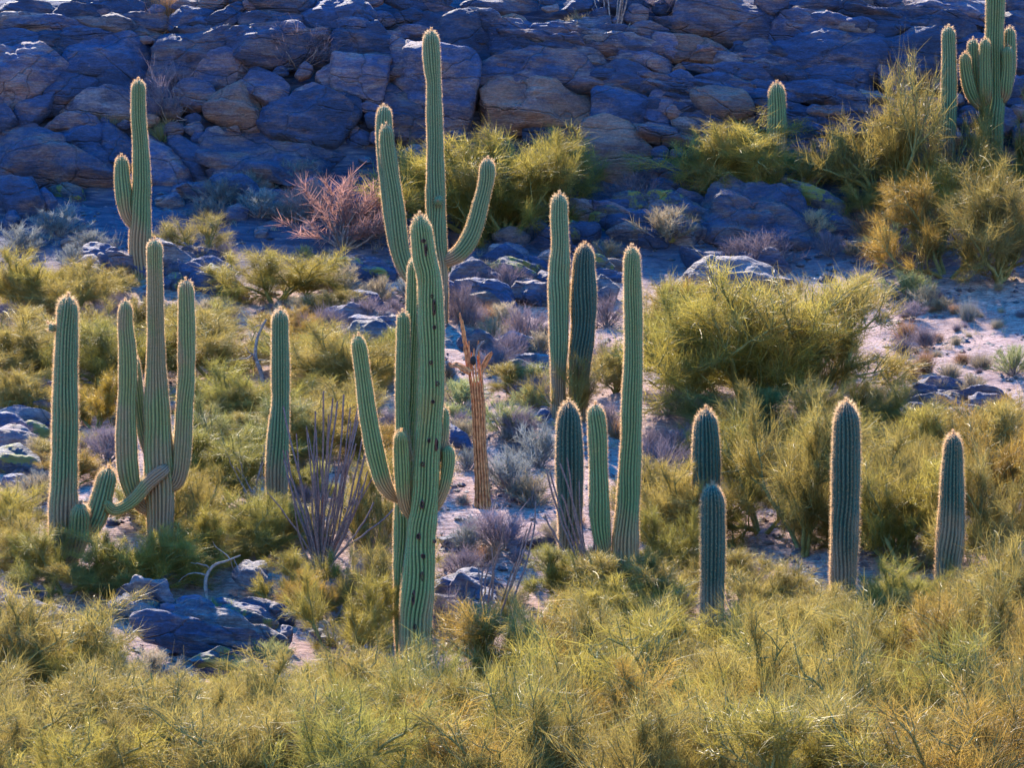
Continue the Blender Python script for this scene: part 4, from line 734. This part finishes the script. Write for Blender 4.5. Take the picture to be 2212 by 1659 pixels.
# ------------------------------------------------------------------ palo verdes
OPEN = [make_palo(150 + i, 3.0, 2.6, 8500, .12, 4, .30) for i in range(2)]
PROT = [make_palo(100 + i, 3.0, 2.2, 23000, up, limbs, plume) for i, (up, limbs, plume) in enumerate([(.10, 5, .26), (.14, 6, .23), (.06, 5, .30), (.10, 4, .26), (.16, 6, .28), (.04, 6, .24)])]
PROT = PROT + OPEN
tr_rng = random.Random(11)
def palo(x, base_v, w_, h_, noun='palo verde', adj='green', tint=(1, 1, 1), proto=None, x_l=None, y_l=None, Y=None):
    Y = Y or hit(x, base_v); b = ((x - CX) / F * Y, Y, gz((x - CX) / F * Y, Y)); k = tr_rng.randrange(6) if proto is None else proto
    if 'thin' in adj or 'open' in adj or 'wispy' in adj: k = 6 + int(x) % 2
    r = empty('palo_verde_tree', b); sw_, sh_ = w_ / F * Y / 3.0, h_ / F * Y / (2.2 if k < 6 else 2.6); r.scale = (sw_, (sw_ + sh_) / 2, sh_); r.rotation_euler = (0, 0, tr_rng.choice((0, math.pi)) + tr_rng.uniform(-.5, .5))
    t = new_obj('trunk', PROT[k][0], r); c = new_obj('crown', PROT[k][1], r); c.color = (*tint, 1)
    wait(r, noun, 'tree', x, base_v - h_ * 0.5, 'palo verdes on the slope', adj); return r
G = (1, 1, 1); GG = (0.84, 0.98, 0.85); YB = (1.08, 0.92, 0.78); GB = (0.66, 0.88, 1.15); YG = (1.08, 1.14, 0.9)
PV = [ # x, base, width, height, adjective, tint
 (1100, 500, 230, 230, 'yellow green', YG), (1010, 500, 300, 200, 'yellow green', YG), (1190, 465, 210, 190, 'pale green', (1.1, 1.2, 1.1)), (1090, 510, 240, 170, 'yellow green', G), (890, 470, 150, 160, 'thin', GG), (1620, 435, 290, 180, 'round yellow green', YG), (1690, 430, 150, 150, 'pale green', G),
 (1960, 440, 230, 340, 'tall open', G), (1905, 460, 200, 240, 'open', G), (1570, 432, 190, 140, 'yellow green', YG), (1880, 400, 170, 130, 'yellow green', G), (2080, 450, 230, 150, 'yellow green', YG), (2195, 420, 160, 270, 'upright', G), (2040, 600, 270, 230, 'brownish dense', YB), (2160, 610, 230, 260, 'dense shaded', (0.8, .8, .85)), (1900, 480, 130, 90, 'small green', G),
 (40, 680, 180, 140, 'yellow green', YG), (160, 690, 190, 130, 'olive', G), (590, 655, 240, 120, 'low yellow green', YG), (425, 555, 130, 100, 'pale thin', (0.95, 1, 1.1)), (240, 640, 140, 60, 'low olive', G), (660, 640, 110, 70, 'small', G),
 (60, 830, 240, 150, 'olive', G), (230, 850, 260, 170, 'olive', GG), (470, 820, 260, 150, 'yellow green', G), (500, 930, 220, 150, 'olive', GG), (720, 860, 240, 160, 'yellow green', G), (540, 1010, 240, 160, 'blue green', GB), (470, 1100, 240, 190, 'green', GG), (690, 1000, 240, 150, 'olive', G), (210, 930, 170, 130, 'yellow flowered', (1.2, 1.05, .6)), (820, 830, 130, 130, 'green', GG), (770, 940, 140, 130, 'yellow green', G),
 (1480, 880, 260, 260, 'big green', GG), (1620, 900, 330, 320, 'big green', YG), (1760, 890, 320, 310, 'big green', G), (1700, 800, 260, 190, 'yellow green', G), (1430, 760, 150, 160, 'olive', G), (1580, 960, 260, 130, 'shaded green', GB), (1850, 960, 200, 150, 'yellow green', G), (1500, 760, 180, 160, 'olive', YB),
 (1240, 910, 160, 160, 'thin upright', G), (1110, 860, 110, 80, 'pale low', G), (1330, 850, 110, 110, 'small', G), (1240, 1270, 160, 70, 'green', G), (1120, 1000, 0, 0, '', G),
 (1640, 1150, 230, 260, 'yellow green', YG), (1740, 1200, 260, 340, 'yellow green', G), (1900, 1180, 260, 250, 'yellow green', G), (1985, 1130, 160, 200, 'olive', G), (2160, 1010, 170, 160, 'brown olive', YB), (2180, 1170, 220, 280, 'brown olive', YB), (1990, 950, 110, 80, 'small green', GG), (1960, 1240, 220, 260, 'yellow green', YG), (2150, 1250, 230, 280, 'olive', G), (1470, 1190, 220, 190, 'yellow green', G), (1420, 1120, 130, 130, 'pale', G), (1600, 1290, 130, 110, 'olive', G), 
 (30, 1190, 170, 150, 'yellow green', YG), (235, 1290, 190, 95, 'olive', G), (400, 1190, 210, 190, 'yellow green', G), (420, 1240, 200, 110, 'olive', G), (560, 1215, 180, 160, 'green', GG), (670, 1345, 130, 110, 'olive', YB), (60, 1400, 170, 110, 'olive', G), (800, 1200, 130, 220, 'yellow green', G), (830, 1350, 170, 180, 'yellow green', G), (750, 1440, 200, 210, 'yellow green', YG),
 (1180, 1400, 200, 130, 'yellow green', G), (1340, 1390, 260, 150, 'yellow green', YG), (1440, 1330, 170, 140, 'olive', G), (1650, 1400, 140, 110, 'olive', G), (1720, 1500, 280, 200, 'yellow green', G), (1890, 1450, 290, 150, 'yellow green', YG), (2070, 1440, 280, 170, 'brown olive', YB), (2200, 1420, 230, 260, 'olive', G),
 (70, 1540, 300, 240, 'olive', G), (180, 1540, 220, 190, 'olive', GG), (280, 1660, 300, 190, 'yellow green', G), (660, 1570, 240, 130, 'yellow green', YG), (560, 1650, 300, 210, 'olive', G), (800, 1620, 320, 210, 'yellow green', G), (950, 1590, 270, 150, 'olive', GG), (1110, 1590, 320, 270, 'olive', YB), (1290, 1600, 340, 280, 'olive', G), (1470, 1620, 330, 200, 'yellow green', G), (1400, 1500, 260, 170, 'yellow green', YG), (1580, 1570, 260, 150, 'yellow green', G),
 (1650, 1680, 330, 320, 'olive', G), (1800, 1640, 320, 290, 'yellow green', YG), (1960, 1640, 330, 310, 'yellow green', G), (2110, 1640, 320, 320, 'olive', YB), (2220, 1600, 250, 330, 'olive', G),
 (120, 1690, 330, 210, 'olive', G), (440, 1700, 330, 190, 'yellow green', G), (700, 1720, 330, 210, 'olive', G), (880, 1700, 300, 230, 'yellow green', YG), (1040, 1710, 330, 230, 'olive', G), (1220, 1720, 330, 260, 'yellow green', G), (1400, 1720, 330, 260, 'olive', YB), (1530, 1700, 330, 240, 'yellow green', YG), (1880, 1740, 330, 250, 'olive', G), (2040, 1720, 330, 260, 'yellow green', G), (2190, 1720, 300, 280, 'olive', YB), (1300, 1480, 240, 150, 'yellow green', G), (1790, 1560, 260, 170, 'olive', G), (1980, 1540, 280, 190, 'yellow green', G), (2140, 1530, 260, 220, 'brown olive', YB), (1100, 1480, 220, 130, 'olive', G), (330, 1580, 240, 100, 'olive', G), (480, 1560, 220, 100, 'yellow green', YG),
 (20, 1800, 360, 280, 'olive', G), (210, 1830, 360, 250, 'yellow green', YG), (400, 1820, 360, 260, 'olive', G), (590, 1830, 360, 290, 'yellow green', G), (780, 1850, 380, 310, 'olive', GG), (960, 1830, 360, 280, 'olive', YB), (1150, 1850, 380, 300, 'yellow green', G), (1340, 1860, 380, 330, 'olive', G), (1530, 1860, 380, 320, 'yellow green', G), (1730, 1870, 400, 340, 'yellow green', YG), (1920, 1860, 380, 330, 'olive', G), (2110, 1870, 400, 340, 'olive', YB), (2230, 1800, 260, 320, 'yellow green', G),
]
YO = {(2080, 450): 115.2, (1960, 440): 116.0, (2195, 420): 116.4, (1690, 430): 116.2}
for x, bv, w_, h_, adj, tint in PV:
    if w_: palo(x, bv, w_ * 1.1, h_ * (0.88 if bv < 1500 else 1.0), 'palo verde', adj, tint, Y=YO.get((x, bv)))

pr_ = random.Random(41)
for x, y, a, b, ad in [(135, 1285, 230, 125, 'low'), (60, 1260, 170, 130, 'olive'), (325, 1285, 260, 130, 'low'), (420, 1235, 200, 130, 'olive'), (1215, 1300, 150, 115, 'small'), (1350, 1345, 240, 140, 'low'), (1810, 1385, 240, 110, 'low'), (1930, 1370, 200, 140, 'low'), (2050, 1350, 240, 110, 'low'),
    (1545, 1500, 230, 190, 'open branching'), (1680, 1350, 200, 120, 'low'), (1430, 1260, 170, 150, 'olive'), (600, 1190, 160, 90, 'olive'), (650, 1310, 170, 110, 'olive'), (1690, 1010, 230, 170, 'tall olive'), (1930, 1060, 220, 170, 'tall olive'), (2100, 1050, 230, 170, 'tall olive'), (300, 760, 200, 110, 'olive'), (120, 780, 200, 110, 'olive'), (450, 760, 200, 90, 'olive'), (680, 830, 200, 110, 'olive'), (1560, 440, 170, 150, 'yellow green')]:
    palo(x, y, a, b, 'palo verde', ad, pr_.choice([G, YG, G, GG]))
for i in range(13):
    palo(60 + i * 178 + pr_.uniform(-40, 40), pr_.uniform(1640, 1840), pr_.uniform(300, 380), pr_.uniform(290, 350) if i > 5 else pr_.uniform(210, 250), 'palo verde', 'open branching', pr_.choice([G, GG, YG]))
for i in range(46):
    if i < 30: x, y = pr_.uniform(0, 900), pr_.uniform(680, 1200)
    else: x, y = pr_.uniform(1400, 2212), pr_.uniform(930, 1280)
    if x < 300 and y > 1080: continue
    palo(x, y, pr_.uniform(110, 210), pr_.uniform(60, 105), 'palo verde', pr_.choice(['olive', 'muted olive', 'greyish green', 'low open']), pr_.choice([G, GG, (0.85, .85, .95), YB]))

# ------------------------------------------------------------------ low shrubs
SH = {'round': [make_shrub(200 + i, 3000, 1.0, 0.6, 'round') for i in range(3)], 'twiggy': [make_shrub(220 + i, 1900, 1.0, 0.65, 'twiggy') for i in range(3)], 'grass': [make_shrub(240 + i, 900, 0.9, 0.6, 'grass') for i in range(2)]}
COL = {'purple': (0.26, 0.20, 0.24), 'grey': (0.30, 0.31, 0.30), 'tan': (0.48, 0.38, 0.25), 'pink': (0.58, 0.31, 0.26), 'yg': (0.40, 0.40, 0.16), 'rust': (0.45, 0.24, 0.12)}
NAME = {'purple': ('purple grey', 'bursage shrub'), 'grey': ('silvery grey', 'brittlebush'), 'tan': ('dry tan', 'shrub'), 'pink': ('reddish dead', 'twiggy bush'), 'yg': ('yellow green', 'low shrub'), 'rust': ('rusty dry', 'tuft')}
sr = random.Random(3)
def shrub(x, bv, w_, h_, kind, style=None, Y=None):
    Y = Y or hit(x, bv); b = ((x - CX) / F * Y, Y, gz((x - CX) / F * Y, Y)); st = style or {'purple': 'twiggy', 'grey': 'round', 'tan': 'round', 'pink': 'twiggy', 'yg': 'round', 'rust': 'grass'}[kind]
    pr = SH[st][sr.randrange(len(SH[st]))]; r = empty('desert_shrub', b); sx, sz = w_ / F * Y, h_ / F * Y / 0.6; r.scale = (sx, (sx + sz) / 2, sz); r.rotation_euler = (0, 0, sr.uniform(0, 6.28))
    new_obj('stems', pr[0], r); f = new_obj('foliage', pr[1], r); j = sr.uniform(.85, 1.2); f.color = tuple(c * j for c in COL[kind]) + (1,)
    a, n_ = NAME[kind]; wait(r, n_ if st != 'grass' else 'grass tuft', 'shrub' if st != 'grass' else 'grass tuft', x, bv - h_ / 2, 'low shrubs between the cacti', a); return r
pb = shrub(740, 530, 240, 140, 'pink', 'round'); BOOK.pop(); tag(pb, 'big reddish dead bush before the shaded blue slab', 'shrub'); LM.append(('the big reddish dead bush', 735, 460))
for a in [(665, 480, 110, 90, 'pink'), (800, 515, 110, 70, 'pink'), (480, 445, 120, 60, 'grey'), (560, 470, 100, 60, 'grey'), (130, 510, 130, 60, 'grey'), (40, 550, 120, 60, 'grey'), (190, 545, 90, 45, 'grey'), (545, 420, 90, 50, 'grey'), (450, 480, 80, 50, 'grey'), (620, 480, 90, 45, 'grey'), (640, 395, 100, 50, 'grey'),
  (345, 85, 45, 65, 'rust', 'grass'), (365, 40, 60, 60, 'rust', 'grass'), (350, 310, 60, 50, 'yg', 'grass'), (240, 280, 100, 30, 'tan', 'grass'), (380, 300, 40, 30, 'tan', 'grass'), (640, 150, 150, 80, 'purple'), (365, 270, 120, 110, 'purple'), (70, 395, 90, 60, 'grey'), (480, 15, 60, 40, 'rust'), (330, 10, 50, 40, 'yg'),
  (1380, 445, 130, 60, 'purple'), (1440, 530, 130, 75, 'tan'), (1480, 500, 60, 50, 'rust', 'grass'), (1310, 560, 80, 40, 'tan'), (1250, 90, 60, 50, 'tan'), (1650, 580, 150, 70, 'purple'), (1590, 580, 80, 50, 'purple'), (1750, 520, 90, 60, 'tan'), (1790, 550, 60, 45, 'purple'), (1700, 450, 110, 40, 'purple'), (1620, 455, 90, 40, 'grey'), (1880, 520, 60, 70, 'rust', 'grass'), (1925, 560, 90, 70, 'yg', 'round'), (1850, 560, 60, 40, 'tan'),
  (740, 640, 120, 60, 'tan'), (700, 600, 80, 40, 'tan'), (790, 700, 90, 50, 'purple'), (650, 690, 90, 50, 'tan'), (700, 730, 110, 60, 'purple'), (820, 650, 60, 50, 'tan'), (770, 740, 90, 40, 'purple'), (660, 740, 60, 60, 'rust'), (860, 800, 80, 50, 'yg'),
  (1135, 740, 110, 70, 'purple'), (1060, 750, 60, 60, 'tan'), (1000, 700, 60, 80, 'purple'), (1310, 710, 80, 60, 'purple'), (1290, 790, 80, 50, 'purple'), (1160, 850, 120, 60, 'yg'), (1070, 810, 110, 50, 'purple'), (1100, 790, 60, 70, 'purple'), (1170, 770, 60, 50, 'tan'), (1000, 880, 120, 60, 'yg'), (1090, 940, 130, 70, 'yg'), (1000, 960, 80, 50, 'tan'), (1120, 960, 80, 70, 'purple'),
  (1160, 1010, 110, 90, 'grey'), (1105, 1060, 130, 80, 'grey'), (1150, 1100, 100, 70, 'tan'), (1010, 1020, 60, 50, 'grey'), (1075, 1190, 150, 80, 'purple'), (1000, 1250, 120, 60, 'purple'), (960, 1370, 90, 80, 'purple'), (1010, 1190, 70, 50, 'grey'), (1190, 1170, 60, 40, 'tan'), (1430, 1050, 120, 90, 'purple'), (1400, 990, 80, 60, 'purple'), (1470, 1000, 110, 70, 'purple'), (1440, 900, 90, 60, 'purple'), (1320, 930, 60, 50, 'purple'), (1400, 1150, 80, 60, 'tan'),
  (20, 700, 80, 40, 'purple'), (60, 740, 100, 50, 'purple'), (90, 690, 80, 40, 'pink'), (350, 700, 90, 40, 'tan'), (450, 700, 90, 50, 'tan'), (30, 960, 90, 40, 'purple'), (80, 1000, 80, 50, 'tan'), (330, 780, 90, 60, 'purple'), (300, 900, 120, 60, 'purple'), (80, 1090, 130, 60, 'tan'), (430, 970, 90, 60, 'purple'), (230, 1000, 120, 70, 'purple'),
  (1960, 650, 110, 60, 'yg'), (2000, 670, 90, 50, 'tan'), (2090, 695, 45, 50, 'grey', 'grass'), (1970, 690, 60, 35, 'purple'), (2040, 675, 60, 30, 'tan'), (1950, 770, 40, 50, 'purple', 'grass'), (2000, 750, 50, 50, 'purple', 'grass'), (1960, 740, 60, 50, 'rust', 'grass'), (2080, 790, 40, 30, 'rust', 'grass'), (2000, 810, 50, 60, 'rust', 'grass'), (2050, 820, 60, 40, 'tan', 'grass'), (1870, 660, 50, 50, 'yg'), (2190, 810, 90, 60, 'yg'), (2120, 800, 60, 40, 'tan', 'grass'), (2205, 690, 30, 20, 'purple', 'grass'), (1900, 700, 25, 25, 'purple', 'grass'), (2100, 850, 60, 40, 'tan'), (1970, 820, 30, 30, 'rust', 'grass'),
  (1690, 1330, 120, 70, 'purple'), (1640, 1290, 90, 60, 'purple'), (1990, 1230, 110, 60, 'tan'), (1800, 1150, 80, 60, 'tan'), (1710, 980, 80, 50, 'purple'), (1600, 1050, 80, 60, 'purple'), (2010, 900, 60, 40, 'grey'), (1900, 880, 60, 40, 'tan'), (1850, 1000, 90, 60, 'yg'),
  (770, 1290, 80, 60, 'purple'), (820, 1200, 70, 60, 'tan'), (640, 1290, 60, 50, 'tan'), (300, 1340, 90, 50, 'tan'), (470, 1340, 90, 40, 'yg'), (120, 1400, 90, 50, 'tan'), (330, 1470, 90, 60, 'tan'), (580, 1440, 90, 50, 'yg'), (1240, 1240, 80, 50, 'tan'), (1100, 1310, 90, 40, 'tan'), (1900, 30, 90, 60, 'purple'), (1960, 60, 60, 50, 'purple'), (1440, 40, 80, 60, 'purple')]: shrub(*a)
for i in range(190):
    if i < 45: x, y = sr.uniform(1850, 2212), sr.uniform(600, 850)
    elif i < 105: x, y = sr.uniform(930, 1350), sr.uniform(600, 1250)
    else: x, y = sr.uniform(0, 900), sr.uniform(560, 1150)
    k = sr.choice(['purple', 'purple', 'tan', 'rust', 'grey', 'yg'] if i >= 45 else ['rust', 'tan', 'purple']); u = sr.uniform(22, 70) if i >= 45 else sr.uniform(14, 34)
    shrub(x, y, u, u * sr.uniform(.6, .85), k, 'grass' if i < 45 or k == 'rust' else None)

# ------------------------------------------------------------------ fallen wood
def deadwood(label, pts, m=M_GREYW, name='dead_branch', cat='dead branch', dy=0.0, twigs=0, Y=None):
    x, v, _ = pts[0]; Y = (Y or hit(x, v)) + dy; b = PX(x, v, Y); A = Acc(); P_ = np.array([[*PX(a, c, Y), h / F * Y] for a, c, h in pts]); C, s = resample(P_, 0.06); A.add(tube(C[:, :3], C[:, 3], 7)); rng = np.random.default_rng(int(x + v))
    for k in range(twigs):
        i = rng.integers(len(C) // 3, len(C)); p = wiggle(C[i, :3], rng.normal(0, 1, 3) + [0, 0, .5], rng.uniform(.25, .6), 5, rng, .3); A.add(tube(p, np.linspace(C[i, 3] * .6, .004, 6), 5))
    o = new_obj(name, A.mesh(name, m, b)); o.location = b; tag(o, label, cat)
deadwood('curved grey dead branch rising beside the dark blue slab', [(464, 1545, 3), (466, 1520, 3.4), (478, 1500, 4), (498, 1494, 4), (510, 1480, 3.4), (518, 1455, 2.5), (540, 1435, 1.5)], dy=-0.5)
deadwood('forked dark snag right of the large bare ocotillo', [(782, 1180, 5), (768, 1168, 5), (760, 1140, 4.5), (750, 1120, 4), (745, 1100, 3)], twigs=4)
deadwood('bare grey forked snag standing above the mossy slab', [(447, 1300, 4), (444, 1270, 4.5), (446, 1245, 4), (462, 1222, 3.4), (490, 1212, 2.4), (520, 1200, 1.5)], twigs=5)
deadwood('bleached fallen log lying beside the cactus skeleton base', [(990, 1100, 5), (1020, 1104, 6), (1060, 1108, 6), (1095, 1102, 4)], twigs=3, name='fallen_log', cat='log')
deadwood('dark crooked dead branch on the pale sand at right', [(1830, 582, 3), (1850, 590, 4), (1872, 594, 5), (1890, 606, 5), (1900, 615, 3)], twigs=3)
deadwood('long arching grey branch left of the thick navy column', [(1676, 1410, 3), (1690, 1385, 3), (1720, 1362, 2.6), (1765, 1345, 2), (1818, 1326, 1.2)], dy=-1.0)
deadwood('bare leafless snag behind the lone saguaro column', [(575, 850, 5), (562, 800, 5), (552, 770, 4), (556, 730, 3), (575, 690, 2)], twigs=6)
deadwood('thick green limb arching left towards the lone column', [(425, 915, 4), (460, 912, 4.5), (510, 906, 5), (545, 885, 5), (580, 866, 4)], m=M_PVB, twigs=4, name='bare_limb')
deadwood('dark green bent limb rising from the brush at bottom centre', [(1320, 1660, 6), (1300, 1600, 6.5), (1278, 1545, 7), (1290, 1490, 6), (1300, 1450, 4.5), (1270, 1400, 3)], m=M_PVB, twigs=7, name='bare_limb', dy=-1.5)
deadwood('dark crooked limb in the bottom right corner brush', [(2110, 1660, 6), (2105, 1600, 6), (2130, 1560, 5.5), (2165, 1530, 5), (2205, 1535, 4)], m=M_PVB, twigs=5, name='bare_limb', dy=-1.5)
deadwood('slender forked green limb in the brush at bottom left', [(395, 1640, 4), (385, 1590, 4.5), (360, 1550, 4), (335, 1500, 3.5), (325, 1455, 2.5)], m=M_PVB, twigs=6, name='bare_limb', dy=-1.2)
deadwood('leaning brown dead snag left of the holed saguaro foot', [(820, 1400, 5), (830, 1370, 5.5), (822, 1330, 5), (805, 1300, 4), (796, 1290, 3)], m=M_GREYW, twigs=4)
write_labels()

# ------------------------------------------------------------------ uncountable cover
rng = np.random.default_rng(77); N = 18000
gy = rng.uniform(70, 119, N); gx = rng.uniform(-0.112, 0.112, N) * gy; gs = 0.015 + 0.11 * rng.random(N) ** 4
z = ground(gx, gy); dirs = np.array([[1, 0, 0], [0, 1, 0], [-1, 0, 0], [0, -1, 0], [0, 0, .6], [0, 0, -.6]], float)
V = (dirs[None] * gs[:, None, None] * rng.uniform(.6, 1.3, (N, 6, 1))) + np.stack([gx, gy, z], 1)[:, None]
f8 = np.array([[0, 1, 4], [1, 2, 4], [2, 3, 4], [3, 0, 4], [1, 0, 5], [2, 1, 5], [3, 2, 5], [0, 3, 5]])
o = new_obj('gravel', mesh_np('gravel', V.reshape(-1, 3), None, (np.arange(N)[:, None, None] * 6 + f8[None]).reshape(-1, 3), (ROCK['l'],), False)); tag(o, kind='stuff')
N = 900; K = 26; cyy = rng.uniform(68, 118, N); cxx = rng.uniform(-0.112, 0.112, N) * cyy; keep = fbm(np.stack([cxx * .35, cyy * .2, cxx * 0], 1), 61, 2) > -0.1
cxx, cyy = cxx[keep], cyy[keep]; N = len(cxx); cz = ground(cxx, cyy); P = np.repeat(np.stack([cxx, cyy, cz], 1), K, 0) + rng.normal(0, .05, (N * K, 3)) * [1, 1, 0]
v, q, r = strands(P, rng.normal(0, .45, (N * K, 3)) + [0, 0, 1], rng.uniform(.08, .26, N * K), np.full(N * K, .008), rng, 2, .4)
M_DRY = leafy('dry_grass', (0.30, 0.22, 0.16), (0.55, 0.44, 0.28), 0.4, 0.7, False)
o = new_obj('dry_grass', mesh_np('dry_grass', v, q, None, (M_DRY,), False, {'rnd': r})); tag(o, kind='stuff')
